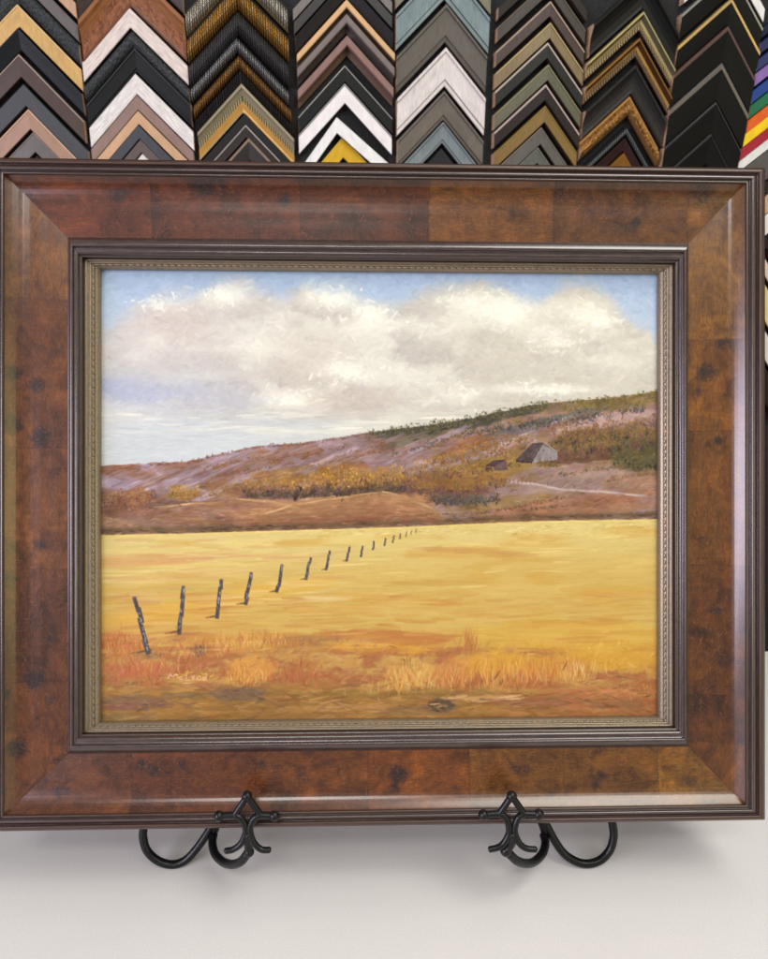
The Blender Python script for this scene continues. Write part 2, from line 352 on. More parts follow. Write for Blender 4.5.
# ---------------------------------------------------------------- the landscape on the canvas, brushed stroke by stroke
PX0, PX1, PY0, PY1 = 98.0, 661.0, 267.0, 724.0        # canvas extent in design units (x right, y down)
PS = 1.6                                              # canvas cells per design unit
def paint_landscape():
    rng = np.random.default_rng(7)
    W = int((PX1-PX0)*PS); H = int((PY1-PY0)*PS)
    X, Y = np.meshgrid(PX0+(np.arange(W)+.5)/PS, PY0+(np.arange(H)+.5)/PS)
    def vnoise(x, y, sx, sy, seed):
        r = np.random.default_rng(seed); g = r.random((64, 64))
        a = x/sx; b = y/sy
        i = np.floor(a).astype(int); j = np.floor(b).astype(int)
        fa = a-i; fb = b-j; fa = fa*fa*(3-2*fa); fb = fb*fb*(3-2*fb)
        i0 = i%64; i1 = (i+1)%64; j0 = j%64; j1 = (j+1)%64
        return (g[j0,i0]*(1-fa)+g[j0,i1]*fa)*(1-fb)+(g[j1,i0]*(1-fa)+g[j1,i1]*fa)*fb
    def fbm(x, y, sx, sy, seed, n=4):
        s = 0; t = 0; a = 1.
        for k in range(n):
            s = s+a*vnoise(x, y, sx, sy, seed+k); t += a; a *= .55; sx /= 2; sy /= 2
        return s/t
    C = lambda *c: np.array(c, float)
    def mix(a, b, t):
        t = np.clip(t, 0, 1)[..., None]
        return a*(1-t)+b*t
    def ss(a, b, v):
        t = np.clip((v-a)/(b-a), 0, 1); return t*t*(3-2*t)
    def pl(xs, pts):
        p = np.array(pts, float); return np.interp(xs, p[:,0], p[:,1])
    skyline = [(95,463),(130,461.5),(150,460.5),(185,459),(215,452),(250,444),(300,440),(340,434),(370,429),(400,425),(440,420),(470,415),(500,408),(530,402),(560,398),(600,395),(660,387)]
    skyl = pl(X, skyline) + (fbm(X, X*0, 9, 9, 91)-.5)*2.2
    edge = pl(X, [(95,531.5),(180,530),(250,528),(330,526),(400,524),(470,521),(530,518.5),(660,516.5)])
    # ---- sky
    n1 = fbm(X, Y, 70, 34, 11); n2 = fbm(X, Y, 34, 20, 23); n3 = fbm(X, Y, 16, 9, 37)
    col = mix(np.broadcast_to(C(168,187,214), X.shape+(3,)), C(188,200,219), ss(272,325,Y)+(n3-.5)*.5)
    top = pl(X, [(95,332),(112,326),(130,308),(150,296),(170,291),(195,291),(205,286),(222,281),(245,282),(262,286),(275,290),(288,290),(302,284),(325,281),(352,284),(372,293),(388,298),(398,299),(410,292),(425,286),(450,280),(480,279),(503,284),(518,293),(530,297),(540,297),(548,289),(562,281),(580,280),(600,285),(615,298),(632,314),(645,328),(660,338)])
    t2 = top + (n2-.5)*22 + (n3-.5)*12
    cm = ss(-9, 15, Y-t2)
    cloud = mix(np.broadcast_to(C(222,218,208), X.shape+(3,)), C(192,184,178), ss(.40,.60,n1)*.9)
    left = ss(330, 170, X)
    cloud = mix(cloud, C(212,206,208), left*.5)
    cloud = mix(cloud, C(208,195,190), left*np.exp(-((Y-325)/26)**2)*np.exp(-((X-175)/60)**2)*.9)
    cloud = mix(cloud, C(210,200,190), np.exp(-((Y-355)/34)**2)*np.exp(-((X-305)/55)**2)*.9)
    cloud = mix(cloud, C(203,190,180), np.exp(-((Y-398)/14)**2)*np.exp(-((X-345)/60)**2)*.8)
    cloud = mix(cloud, C(214,207,189), ss(380,520,X)*.5)
    for (cx,cy,rx,ry,a) in [(222,293,26,11,.95),(160,300,26,8,.5),(332,296,34,12,.9),(368,312,16,12,.95),(350,324,20,8,.5),(470,300,44,14,.5),(505,306,22,10,.9),(555,338,16,7,.6),(588,310,26,13,.6),(600,318,12,6,.7),(505,318,14,8,.5),(540,330,26,10,.5),(255,345,34,10,.4),(340,368,26,8,.7),(285,398,22,8,.7),(455,392,24,9,.6),(540,386,50,4,.8),(190,375,40,5,.3),(150,338,10,7,.5),(430,330,30,10,.35),(620,360,30,12,.35)]:
        g = np.exp(-((X-cx)/rx)**2-((Y-cy)/ry)**2)*a*(.55+.9*n3)
        cloud = mix(cloud, C(240,236,224), g*1.15)
    cloud = mix(cloud, C(202,195,197), np.exp(-((Y-338)/20)**2)*np.exp(-((X-120)/30)**2)*.4)
    col = mix(col, cloud, cm)
    # blue-grey layer low at the left, streaks, pale horizon
    lb = np.exp(-((Y-(386+ (X-100)*.07))/17)**2)*ss(300,120,X)
    col = mix(col, C(178,182,204), lb*.85*(.5+n2))
    low = ss(398, 432, Y+(n3-.5)*14)
    col = mix(col, mix(np.broadcast_to(C(201,205,210), X.shape+(3,)), C(214,209,196), ss(250,420,X)), low*.85)
    st = fbm(X, Y, 90, 5, 51, 3)
    col = mix(col, C(231,225,210), ss(.55,.75,st)*np.exp(-((Y-418)/14)**2)*.9)
    col = mix(col, C(183,189,208), ss(.55,.8,fbm(X, Y, 80, 6, 61, 3))*ss(330,130,X)*np.exp(-((Y-408)/22)**2)*.7)
    # ---- hills
    hn = fbm(X*.93+Y*.9, Y*.95-X*.30, 46, 9, 71, 4); hb = fbm(X, Y, 12, 7, 77, 4)
    hd = Y-skyl
    hill = mix(np.broadcast_to(C(150,118,116), X.shape+(3,)), C(146,102,86), ss(.42,.58,hn))
    hill = mix(hill, C(160,138,150), ss(.5,.36,hn)*ss(420,220,X)*.9)
    hill = mix(hill, C(142,92,60), ss(.55,.66,hn)*ss(.4,.55,hb)*.9)
    rt = ss(360,470,X)
    hill = mix(hill, C(157,126,114), rt*.5)
    hill = mix(hill, C(140,108,66), rt*ss(.5,.6,hb)*.6)
    def blob(cx, cy, rx, ry, ang=0., soft=.35, rough=.55, seed=5):
        a = math.radians(ang); dx = X-cx; dy = Y-cy
        u = dx*math.cos(a)-dy*math.sin(a); v = dx*math.sin(a)+dy*math.cos(a)
        r = np.sqrt((u/rx)**2+(v/ry)**2)+(fbm(X, Y, 11, 8, seed, 3)-.5)*rough
        return ss(1+soft/2, 1-soft/2, r)
    hill = mix(hill, C(165,142,148), blob(230,466,90,4,18)*.8)
    hill = mix(hill, C(163,140,148), blob(170,474,80,5,18)*.8)
    hill = mix(hill, C(142,100,80), blob(270,452,80,4,22)*.8)
    hill = mix(hill, C(160,134,136), blob(420,462,75,6,22)*.9)
    hill = mix(hill, C(160,105,62), blob(462,443,42,5,22)*.9)
    hill = mix(hill, C(166,138,134), blob(480,452,70,4,22)*.8)
    hill = mix(hill, C(168,136,128), blob(600,418,62,6,9)*.95)
    hill = mix(hill, C(152,124,112), blob(575,478,60,9,9)*.8)
    hill = mix(hill, C(158,118,92), blob(640,482,40,9,-4)*.8)
    hill = mix(hill, C(150,120,70), blob(495,462,45,9,22)*.8)
    # dark tree line on the crest, bush belts
    crest = ss(352,385,X)*ss(575,520,X)
    hill = mix(hill, C(88,84,66), crest*ss(11,7,hd+(hb-.5)*9)*.92)
    hill = mix(hill, C(132,108,62), ss(530,600,X)*ss(16,9,hd+(hb-.5)*14)*.85)
    hill = mix(hill, C(104,98,92), blob(540,421,62,6,14,seed=9)*.85)
    hill = mix(hill, C(96,92,68), blob(410,436,40,4,16,seed=15)*.7)
    hill = mix(hill, C(128,98,54), blob(612,441,70,17,4,seed=19)*.92)
    hill = mix(hill, C(104,72,58), blob(585,452,50,7,6,seed=29)*.8)
    hill = mix(hill, C(100,90,56), blob(640,452,34,16,0,seed=39)*.85)
    hill = mix(hill, C(148,112,56), blob(470,470,72,13,12,seed=49)*.85)
    hill = mix(hill, C(112,74,60), blob(425,488,60,12,0,seed=59)*.85)
    hill = mix(hill, C(148,104,52), blob(455,478,55,9,0,seed=99)*.8)
    hill = mix(hill, C(98,86,80), blob(462,498,32,6,-4,.6,1.1,seed=69)*.7)
    hill = mix(hill, C(140,110,62), blob(500,500,60,6,8,seed=79)*.6)
    hill = mix(hill, C(156,100,66), blob(560,505,90,10,9)*.6)
    hill = mix(hill, C(158,112,80), blob(600,508,60,5,6)*.8)
    # lower slopes
    low = ss(0, 8, Y-pl(X, [(95,486),(160,484),(215,486),(245,490),(300,496),(340,488),(380,486),(420,497),(440,510),(480,508),(560,503),(600,500),(660,498)]))
    hill = mix(hill, mix(np.broadcast_to(C(142,106,86), X.shape+(3,)), C(156,116,84), ss(.4,.6,hn)), low*ss(470,430,X))
    hill = mix(hill, C(172,122,78), blob(335,505,95,15,3)*.9)
    hill = mix(hill, C(184,142,100), blob(330,492,70,2.2,6)*.8)
    hill = mix(hill, C(138,92,76), blob(140,505,60,10,-4)*.7)
    kn = pl(X, [(200,512),(245,505),(290,498),(335,494),(360,488),(378,487),(400,492),(425,503),(445,516)])
    kd = (Y-kn); kin = ss(0,2.5,kd)*ss(215,250,X)*ss(452,425,X)*ss(3,-1,Y-edge+4)
    hill = mix(hill, mix(np.broadcast_to(C(178,128,86), X.shape+(3,)), C(150,100,70), ss(4,26,kd+(hb-.5)*10)), kin*.9)
    k2 = pl(X, [(95,500),(150,498),(200,497),(240,492),(270,492),(300,497),(345,509)])
    hill = mix(hill, mix(np.broadcast_to(C(160,112,88), X.shape+(3,)), C(146,98,78), ss(2,20,Y-k2)), ss(0,2,Y-k2)*ss(200,240,X)*ss(345,300,X)*(1-kin)*.8)
    for k in range(16):      # diagonal folds running up the slope to the right
        fx = 120+k*34+rng.uniform(-8,8); fy0 = float(np.interp(fx, [p[0] for p in skyline], [p[1] for p in skyline]))+rng.uniform(16,34)
        if fx > 560: break
        hill = mix(hill, C(*[(168,146,154),(140,98,76),(134,106,108)][k%3]), blob(fx, fy0, rng.uniform(34,60), rng.uniform(2,3.6), rng.uniform(18,26), .6, .7, 200+k)*.75*ss(2,8,hd))
    # autumn trees
    for (cx,cy,rx,ry,c) in [(182,490,15,7,(192,140,58)),(130,496,22,9,(176,112,56)),(112,502,14,9,(140,92,62)),(232,484,30,5,(152,108,58)),(283,474,36,9,(178,126,52)),(333,469,30,9,(182,122,42)),(372,475,24,9,(170,124,48)),(350,480,40,7,(168,122,56))]:
        hill = mix(hill, C(*c)*.86+8, blob(cx,cy,rx,ry,0,.6,1.1,int(cx))*.6)
    hill = mix(hill, C(104,80,66), blob(300,490,62,5,3,.6,1.1,seed=88)*.7)
    hill = mix(hill, C(104,82,64), blob(375,486,28,5,2,.6,1.1,seed=89)*.6)
    hill = mix(hill, C(112,82,74), blob(190,501,60,3.5,2,seed=87)*.5)
    hill = mix(hill, C(96,76,54), np.exp(-((Y-edge+4)/3.2)**2)*.75*(.4+hb))
    # road
    ry_ = pl(X, [(505,479),(530,481),(560,487),(600,489),(640,493),(660,495)])
    hill = mix(hill, C(182,162,156), .7*ss(2.0,.5,np.abs(Y-ry_))*ss(500,520,X)*ss(655,630,X))
    hill = hill*(1+(fbm(X, Y, 20, 10, 301, 4)-.5)[...,None]*.35)
    hl = hill.mean(-1, keepdims=True); hill = (hl+(hill-hl)*.88)*np.array([1.07,1.07,1.09])
    hm = ss(-.6, .6, hd)
    col = mix(col, hill, hm)
    # ---- field
    fy = (Y-edge)
    f1 = fbm(X+Y*2, Y, 130, 9, 101, 4); f2 = fbm(X, Y, 60, 12, 111, 4)
    field = mix(np.broadcast_to(C(216,194,128), X.shape+(3,)), C(206,174,98), ss(5,60,fy))
    field = mix(field, C(224,198,124), ss(.5,.7,f1)*.7*ss(90,20,fy))
    field = mix(field, C(203,156,72), ss(.55,.75,f2)*.5)
    field = mix(field, C(212,170,72), blob(560,640,110,24,0)*.6)
    field = mix(field, C(208,158,104), (blob(140,556,70,6,2)*.8+blob(190,572,50,4,4)*.3))
    field = mix(field, C(208,164,92), ss(350,150,X)*ss(60,90,fy)*.6)
    field = mix(field, C(222,172,74), blob(210,598,130,10,10)*.5)
    field = mix(field, C(196,158,80), blob(435,580,50,3,0)*.7+blob(560,604,80,3,0)*.35)
    field = mix(field, C(190,140,84), blob(470,549,60,2.4,-4)*.6)
    field = mix(field, C(190,124,72), blob(390,634,70,7,-2)*.9)
    field = mix(field, C(214,150,58), blob(400,648,90,6,-3)*.8)
    field = mix(field, C(206,150,56), ss(632,660,Y)*ss(420,520,X)*.7)
    gl = pl(X, [(95,634),(150,634),(230,628),(300,634),(340,648),(400,650),(470,640),(560,652),(600,664),(660,668)])
    gn = fbm(X, Y, 26, 9, 131, 4)
    gr = mix(np.broadcast_to(C(172,128,80), X.shape+(3,)), C(176,114,74), ss(.45,.62,gn))
    gr = mix(gr, C(204,158,84), ss(.56,.4,gn)*.6)
    bl = pl(X, [(95,684),(200,684),(300,676),(360,688),(480,690),(600,684),(660,676)])
    br = mix(np.broadcast_to(C(152,112,62), X.shape+(3,)), C(172,126,70), ss(.4,.65,fbm(X, Y, 60, 7, 141, 4)))
    br = mix(br, C(176,110,72), ss(480,600,X)*.6)
    gr = mix(gr, br, ss(-8,10,Y-bl+(gn-.5)*14))
    field = mix(field, gr, ss(-6,8,Y-gl+(gn-.5)*18))
    for (cx,cy,rx,ry,c,a) in [(245,636,50,6,(210,158,84),.8),(190,646,40,6,(196,128,76),.8),(300,637,40,5,(160,118,78),.6),(248,666,24,12,(212,152,78),.9),(300,667,20,12,(176,108,72),.55),(120,640,24,12,(196,118,78),.8),(135,664,36,8,(192,112,82),.7),(185,690,30,3,(130,105,70),.7),(240,690,28,7,(122,98,84),.7),(130,697,44,7,(126,98,84),.65),(120,700,16,4,(152,102,86),.8),(120,712,40,5,(142,112,72),.8),(345,690,40,4,(140,112,60),.6),(340,704,60,3,(176,132,82),.6),(438,703,14,8,(100,84,68),.9),(420,708,40,5,(142,112,82),.6),(480,696,40,2.5,(206,160,110),.8),(540,700,60,4,(150,100,74),.7),(600,690,50,4,(188,124,80),.7),(410,670,26,14,(206,160,88),.9),(455,668,22,13,(200,138,82),.85),(500,662,40,13,(210,156,66),.85),(560,664,34,11,(204,146,68),.8),(435,690,60,6,(150,118,68),.6),(620,704,30,4,(132,96,72),.5),(148,650,20,4,(150,112,84),.6),(198,645,9,6,(120,95,80),.7)]:
        field = mix(field, C(*c), blob(cx,cy,rx,ry,0,.5,.9,int(cx*3+cy))*a)
    col = mix(col, field, ss(-.5,.7,fy))
    base = col.copy()
    can = np.clip(base+(fbm(X, Y, 5, 3, 151, 2)-.5)[...,None]*10, 0, 255)
    hgt = np.zeros(X.shape)
    # ---- brush
    lib = []
    for k in range(24):
        b = rng.random(64); b = np.convolve(np.r_[b, b[:4]], [.25,.5,.25], 'same')[:64]; lib.append(b)
    def stroke(x, y, ang, ln, wd, c, alpha=.85, bend=0., relief=1., taper=.35):
        x = (x-PX0)*PS; y = (y-PY0)*PS; ln *= PS; wd *= PS
        r = int(ln/2+wd+2); ix = int(x); iy = int(y)
        x0 = max(ix-r, 0); x1 = min(ix+r+1, W); y0 = max(iy-r, 0); y1 = min(iy+r+1, H)
        if x1 <= x0 or y1 <= y0: return
        ca = math.cos(ang); sa = -math.sin(ang)
        dx = np.arange(x0, x1)[None,:]+.5-x; dy = np.arange(y0, y1)[:,None]+.5-y
        u = (dx*ca+dy*sa)/(ln/2); v = (-dx*sa+dy*ca)/(wd/2)+bend*(u*u)
        au = np.abs(u); av = np.abs(v)
        w_ = 1-taper*np.clip(u, -1, 1)**2
        m = np.clip((w_-av)*wd*.5+.3, 0, 1)*np.clip((1-au)*ln*.25, 0, 1)
        if m.max() <= 0: return
        b = lib[rng.integers(24)]
        bi = ((v+1)*9).astype(int)%64
        br_ = b[bi]
        m = m*alpha*np.clip(.55+.9*br_-.35*np.clip(u, 0, 1), 0, 1)
        cc = np.asarray(c)[None,None,:]+((br_-.5)*16)[...,None]
        s = can[y0:y1, x0:x1]; s += (cc-s)*m[...,None]
        h = hgt[y0:y1, x0:x1]
        hh = (br_*.8+.6*np.clip(av, 0, 1)**3)*relief
        h += (hh-h)*m*.7
    def at(x, y):
        i = min(max(int((x-PX0)*PS), 0), W-1); j = min(max(int((y-PY0)*PS), 0), H-1); return base[j, i]
    def jit(c, a): return c+rng.normal(0, a)+rng.normal(0, a*.35, 3)
    ys = lambda x: float(np.interp(x, [p[0] for p in skyline], [p[1] for p in skyline]))
    U = rng.uniform
    for k in range(6500):
        x = U(PX0, PX1); y = PY0+(ys(x)-PY0)*U(0, 1)
        if y > ys(x)-2: continue
        fl = ss(395, 420, np.array(y)); sc = 1-.4*fl
        ang = rng.normal(.15, .7)*(1-fl)+rng.normal(0, .1)*fl
        stroke(x, y, ang, U(5, 15)*(1+.8*fl), U(1.8, 4.6)*sc, jit(at(x, y), 5), U(.35, .8), U(-.5, .5), U(.5, 1.1))
    for k in range(420):   # thick light dabs on the cloud heads
        hx, hy = [(222,293),(335,297),(368,312),(505,306),(588,312),(285,398),(340,368),(455,392),(470,298),(160,303),(340,372),(540,388),(555,340)][rng.integers(13)]
        x = hx+rng.normal(0, 16); y = hy+rng.normal(0, 7)
        if y > ys(x)-6: continue
        stroke(x, y, rng.normal(.3, .8), U(4, 11), U(1.6, 3.4), jit(C(240,236,224), 4), U(.25, .65), U(-.8, .8), 1.5)
    for k in range(60):
        x = U(110, 640); y = U(412, 428)
        if y < ys(x)-5: stroke(x, y, rng.normal(.03, .05), U(14, 40), U(1.5, 3), jit(C(230,225,212), 3), U(.4, .7), U(-.3, .3), 1.3)
    for k in range(5200):
        x = U(PX0, PX1); y0 = ys(x); y = U(y0+1, 534)
        d = y-y0
        ang = rng.normal(.36 if y < 485 else .12, .16)
        stroke(x, y, ang, U(4, 11), U(1.0, 2.4), jit(at(x, y), 11), U(.5, .9), U(-.3, .3), .9)
    # foliage dabs
    def dabs(n, cx, cy, rx, ry, pal, up=.8, lw=(1.5,4.2), w=(1,2), ang=90, sp=20):
        for k in range(int(n*2.2) if n > 1 else 1):
            a = U(0, 2*math.pi); r = math.sqrt(U(0, 1))
            x = cx+rx*r*math.cos(a)+rng.normal(0, rx*.08); y = cy+ry*r*math.sin(a)+rng.normal(0, ry*.15)
            if y < ys(x)-1.5: continue
            c = np.array(pal[rng.integers(len(pal))], float)
            stroke(x, y, math.radians(rng.normal(ang, sp)), U(*lw), U(*w), jit(c, 10), U(.35, .8), U(-.4, .4), 1.3)
    yl = [(190,138,52),(206,158,66),(170,112,42),(150,96,44)]; dk = [(74,60,60),(88,70,58),(64,56,66),(96,76,60)]
    gn_ = [(92,88,60),(110,100,58),(78,76,62),(128,108,56)]; ru = [(146,94,50),(160,108,54),(126,76,52),(120,98,54)]
    pu = [(112,76,74),(128,92,84),(98,68,66)]
    def belt(pts, h, top, base_, dens=1., sp=14):
        """a row of trees or scrub: dark feet, coloured heads, lights on top, back to front"""
        p = np.array(pts, float); x = p[0,0]
        while x < p[-1,0]:
            hh = h*U(.45, 1.2); y = float(np.interp(x, p[:,0], p[:,1]))+rng.normal(0, .14*h)
            if rng.random() < .12: x += U(1, 3)/dens; continue
            cb = np.array(base_[rng.integers(len(base_))], float); ct = np.array(top[rng.integers(len(top))], float)
            w = max(1.2, hh*.22)
            if rng.random() < .7:
                for k in range(2): stroke(x+rng.normal(0,1.2), y-hh*U(.05,.3), math.radians(rng.normal(88, 30)), hh*U(.25,.55), w*U(.5,1.1), jit(cb, 9), U(.4,.85), U(-.6,.6), 1.1)
            n = int(3+hh*.55)
            for k in range(n):
                t = U(.25, 1.)
                stroke(x+rng.normal(0, .22*hh*(1.15-t)+.6), y-hh*t, math.radians(rng.normal(80, 35)), U(1.6, 2.2+hh*.16), U(1., 1.3+h*.05), jit(cb*(1-t*.95)+ct*t*.95+(t-.5)*10, 9), U(.55, .95), U(-.5,.5), 1.4)
            if rng.random() < .55: stroke(x+U(-1, .4), y-hh*U(.75, 1.02), math.radians(rng.normal(70, 40)), U(1.4, 2.6), U(.9, 1.5), jit(ct+22, 8), .8, 0, 1.8)
            x += U(.5, 1.5)*max(1.2, hh*.17)/dens
    def crest(x0, x1, dy, n=14): return [(x, ys(x)+dy) for x in np.linspace(x0, x1, n)]
    grn = [(98,94,64),(112,104,62),(86,84,62),(128,112,64)]; grd = [(66,66,56),(74,68,60),(58,60,60)]
    och = [(150,118,58),(164,124,56),(136,108,62),(128,92,56)]; gld = [(208,154,62),(220,168,68),(190,134,52),(172,116,50)]
    prp = [(118,84,80),(132,96,84),(108,74,70)]; blu = [(92,92,98),(104,100,96),(112,104,84)]; bld = [(70,70,80),(64,60,68)]
    belt(crest(150, 366, 2.5), 3.2, ru+prp, prp, .6)
    belt(crest(362, 400, 4), 6, grn, grd); belt(crest(398, 545, 4.5, 30), 7, grn, grd, 1.3); belt(crest(402, 540, 8, 30), 6, grn+och[:1], grd, .8)
    belt(crest(545, 660, 6, 20), 7, och+grn, grn, 1.1); belt(crest(560, 660, 11, 20), 6, och+grn, grn, .7)
    for pts in ([(196,470),(240,458),(262,455)], [(262,464),(300,454),(345,445)], [(300,468),(350,455),(384,449)], [(210,476),(250,468),(290,462)], [(330,458),(380,442)]):
        belt(pts, 4, ru+och[2:], prp, .7)
    belt([(386,455),(430,442),(472,430)], 5, grn+prp, grd, .9); belt([(420,448),(460,436),(500,425)], 4, och, prp, .6)
    belt([(468,433),(520,425),(560,420),(600,414),(646,408)], 8, blu+grn, bld, 1.1); belt([(520,428),(560,424),(610,417)], 6, och+blu, bld, .7)
    belt([(452,448),(480,440),(505,434)], 4, [(168,108,60),(156,100,60)], ru, .8)
    belt([(560,434),(600,430),(658,421)], 11, och+ru, prp); belt([(548,443),(600,439),(658,432)], 13, ru+och+grn, prp+grd); belt([(552,454),(600,450),(658,444)], 13, [(128,88,66),(146,104,60)]+prp+grn, prp+grd[:1], 1.1); belt([(615,462),(640,464),(658,466)], 13, grn+och[:1], grd, 1.1)
    belt([(430,462),(470,450),(505,441),(530,438)], 8, och, ru); belt([(400,472),(440,463),(480,455),(515,452)], 11, och+gld[2:], ru+prp); belt([(392,482),(440,476),(480,470),(505,468)], 13, och+gld[2:3], prp, 1.1)
    belt([(384,488),(420,492),(470,492),(502,486)], 13, prp+och+ru, prp+bld[:1], 1.1); belt([(425,500),(460,503),(496,500)], 9, [(110,92,72),(126,100,64)]+blu, bld, 1.2)
    belt([(222,489),(246,488)], 7, och+gld[2:], prp); belt([(300,488),(345,484),(398,480)], 16, gld, prp, 1.3); belt([(242,493),(290,493),(345,491),(398,487)], 17, gld+och[:1], dk, 1.2); belt([(244,495.5),(300,495),(345,493),(396,489)], 7, [(110,84,60),(128,94,58)]+dk[:2], dk, 1.3)
    belt([(102,504),(125,502),(152,500)], 14, [(176,118,58),(156,98,58)]+prp[:1], prp, 1.1); belt([(102,510),(150,507)], 7, prp+ru[:1], prp, .7); belt([(168,495),(198,493)], 10, gld, ru, 1.2); belt([(205,494),(222,493)], 6, och, ru)
    belt([(468,513),(520,505),(562,496)], 4, ru+grn[:1], dk, .9); belt([(520,509),(575,503)], 3.4, ru, dk, .8); belt([(556,474),(600,468),(640,462)], 4, grn+och, prp+grd, .8); belt([(606,480),(658,470)], 5, och+ru, prp, .8); belt([(400,514),(440,512),(470,515)], 3, och, dk, .8); belt([(190,504),(230,502)], 2.6, ru, prp, .6)
    for k in range(110):     # broken dark and light edge where the field begins
        x = U(PX0, PX1); e = float(edge[0, min(W-1, max(0, int((x-PX0)*PS)))])
        stroke(x, e-U(.3, 4.5), rng.normal(.03, .08), U(3, 11), U(.8, 1.5), jit(np.array([(92,70,52),(124,94,60),(150,112,72),(76,62,56)][rng.integers(4)], float), 8), U(.5, .9), 0, 1.2)
    for k in range(420):     # the bare rounded knoll and the low swell left of it
        t = U(0, 1)
        if rng.random() < .65: x = U(258, 436); yt = float(np.interp(x, [255,290,330,360,380,400,425,440], [513,502,496,491,489,493,504,515])); a = -math.atan2(float(np.interp(x+4, [255,290,330,360,380,400,425,440], [513,502,496,491,489,493,504,515]))-yt, 4)
        else: x = U(160, 300); yt = float(np.interp(x, [150,200,235,270,300], [504,500,496,499,507])); a = -math.atan2(float(np.interp(x+4, [150,200,235,270,300], [504,500,496,499,507]))-yt, 4)
        y = yt+(521-yt)*t*t
        if y > 523: continue
        c = C(178,138,98)*(1-t)+C(142,98,72)*t
        if t < .12: c = C(204,164,116)
        stroke(x, y, a*(1-t)+.03, U(7, 18), U(1.3, 2.8), jit(c, 7), U(.45, .85), U(-.2,.3), 1.)
    for k in range(150):     # mauve ploughed folds
        x = U(110, 430); y = ys(x)+U(5, 30)
        if y > 482: continue
        stroke(x, y, rng.normal(.38, .07), U(9, 24), U(1.2, 2.6), jit(C(*[(166,142,146),(158,132,134),(136,100,86),(150,120,118)][rng.integers(4)]), 6), U(.4, .75), 0, 1.)
    # barn and shed
    def poly(pts, c, n=3.):
        p = np.array(pts, float); m = np.ones(X.shape, bool); s = 0
        for i in range(len(p)):
            a, b = p[i], p[(i+1)%len(p)]
            s = (b[0]-a[0])*(Y-a[1])-(b[1]-a[1])*(X-a[0]); m &= s >= 0
        can[m] = np.array(c, float)+(fbm(X, Y, 3, 4, 161, 2)[m]-.5)[:,None]*28+0
        hgt[m] = hgt[m]*.4+.5
    poly([(529,446),(541,440),(555,448),(555,457),(529,460)], (152,140,140))
    poly([(513,457),(530,440),(541,439.5),(530,459)], (92,78,78))
    poly([(513,457),(530,459),(529,460.5),(513,459.5)], (76,62,60))
    for x in (534.5, 548): stroke(x, 455, 1.57, 3, 1.3, (88,74,76), .9)
    stroke(541, 447.5, 1.57, 3, 1.6, (80,68,70), .9); stroke(544, 443, -.55, 14, 1.1, (84,66,66), .95); stroke(532, 437.5, 1.57, 4, 1.8, (186,172,168), .9)
    for k in range(22): stroke(U(532, 554), U(446, 457), 1.57+rng.normal(0,.3), U(3, 6), U(1,1.8), jit(C(*[(168,154,152),(140,126,130),(150,132,122)][rng.integers(3)]), 8), .6)
    for k in range(22): stroke(U(517, 537), U(444, 457), .9+rng.normal(0,.2), U(3, 7), U(1,1.8), jit(C(*[(104,84,84),(82,68,70),(120,92,84)][rng.integers(3)]), 8), .6)
    poly([(490,459),(503,457.5),(505,467),(491,468)], (112,88,86))
    poly([(482,463),(490,457.5),(503,456.5),(491,464)], (88,66,68))
    stroke(486, 466, .1, 7, 3, (92,66,66), .8)
    dabs(60, 545, 461, 13, 3, ru+gn_); dabs(30, 512, 462, 8, 2.5, ru+gn_)
    for x in np.arange(494, 536, 4.2): stroke(x, 477+(x-494)*.06+U(-.6,.6), 1.5, 6, .9, (86,66,62), .85)
    for x in (545, 572, 594): stroke(x, 481+(x-545)*.12, 1.5, 5, .9, (86,66,62), .85)
    for k in range(30): stroke(U(520, 645), 0, 0, 1, 1, (0,0,0), 0)
    for k in range(26):
        x = U(520, 645); stroke(x, float(np.interp(x, [505,530,560,600,640,660], [479,481,487,489,493,495]))+U(-.8,.8), -.08, U(8, 16), 1.5, jit(C(188,168,162), 6), .7)
    # ---- field strokes
    for k in range(3400):
        x = U(PX0, PX1); y = U(533, 650)
        e = float(edge[0, min(W-1, max(0, int((x-PX0)*PS)))])
        if y < e+1.5: y = e+2
        stroke(x, y, rng.normal(.02, .07), U(14, 44), U(1.6, 4.8), jit(at(x, y), 3.2), U(.3, .7), U(-.4, .4), .8)
    for k in range(200):
        x = U(PX0, PX1); e = float(edge[0, min(W-1, max(0, int((x-PX0)*PS)))])
        stroke(x, e+1.4, .012, U(8, 20), 1.8, jit(C(224,196,118), 5), .8)
    for k in range(24):
        stroke(U(PX0, 640), U(534, 600), rng.normal(.02, .05), U(20, 60), U(1.2, 2.4), jit(C(232,208,142), 5), U(.3, .6), 0, 1.1)
    for k in range(1700):
        x = U(PX0, PX1); y = U(640, 724)
        fl = y > 684
        stroke(x, y, rng.normal(.02, .25) if fl else rng.normal(.5, .7), U(8, 22) if fl else U(5, 12), U(1.5, 3.6), jit(at(x, y), 9), U(.5, .85), U(-.5, .5), 1.1)
    for k in range(420):     # warm scumbles low in the field
        x = U(PX0, PX1); y = U(590, 650)
        c = [(206,158,78),(196,142,70),(214,172,96),(188,130,74)][rng.integers(4)]
        stroke(x, y, rng.normal(.02, .06), U(20, 60), U(2, 5), jit(C(*c), 7), U(.12, .45)*(1 if x < 420 else .7), U(-.3,.3), .7)
    for k in range(160):     # tan bands across the upper left of the field
        x = U(PX0, 330); y = U(536, 600)
        stroke(x, y, rng.normal(.02, .04), U(20, 60), U(1.5, 4), jit(C(*[(206,158,112),(222,196,138),(200,170,96)][rng.integers(3)]), 6), U(.15, .5), 0, .7)
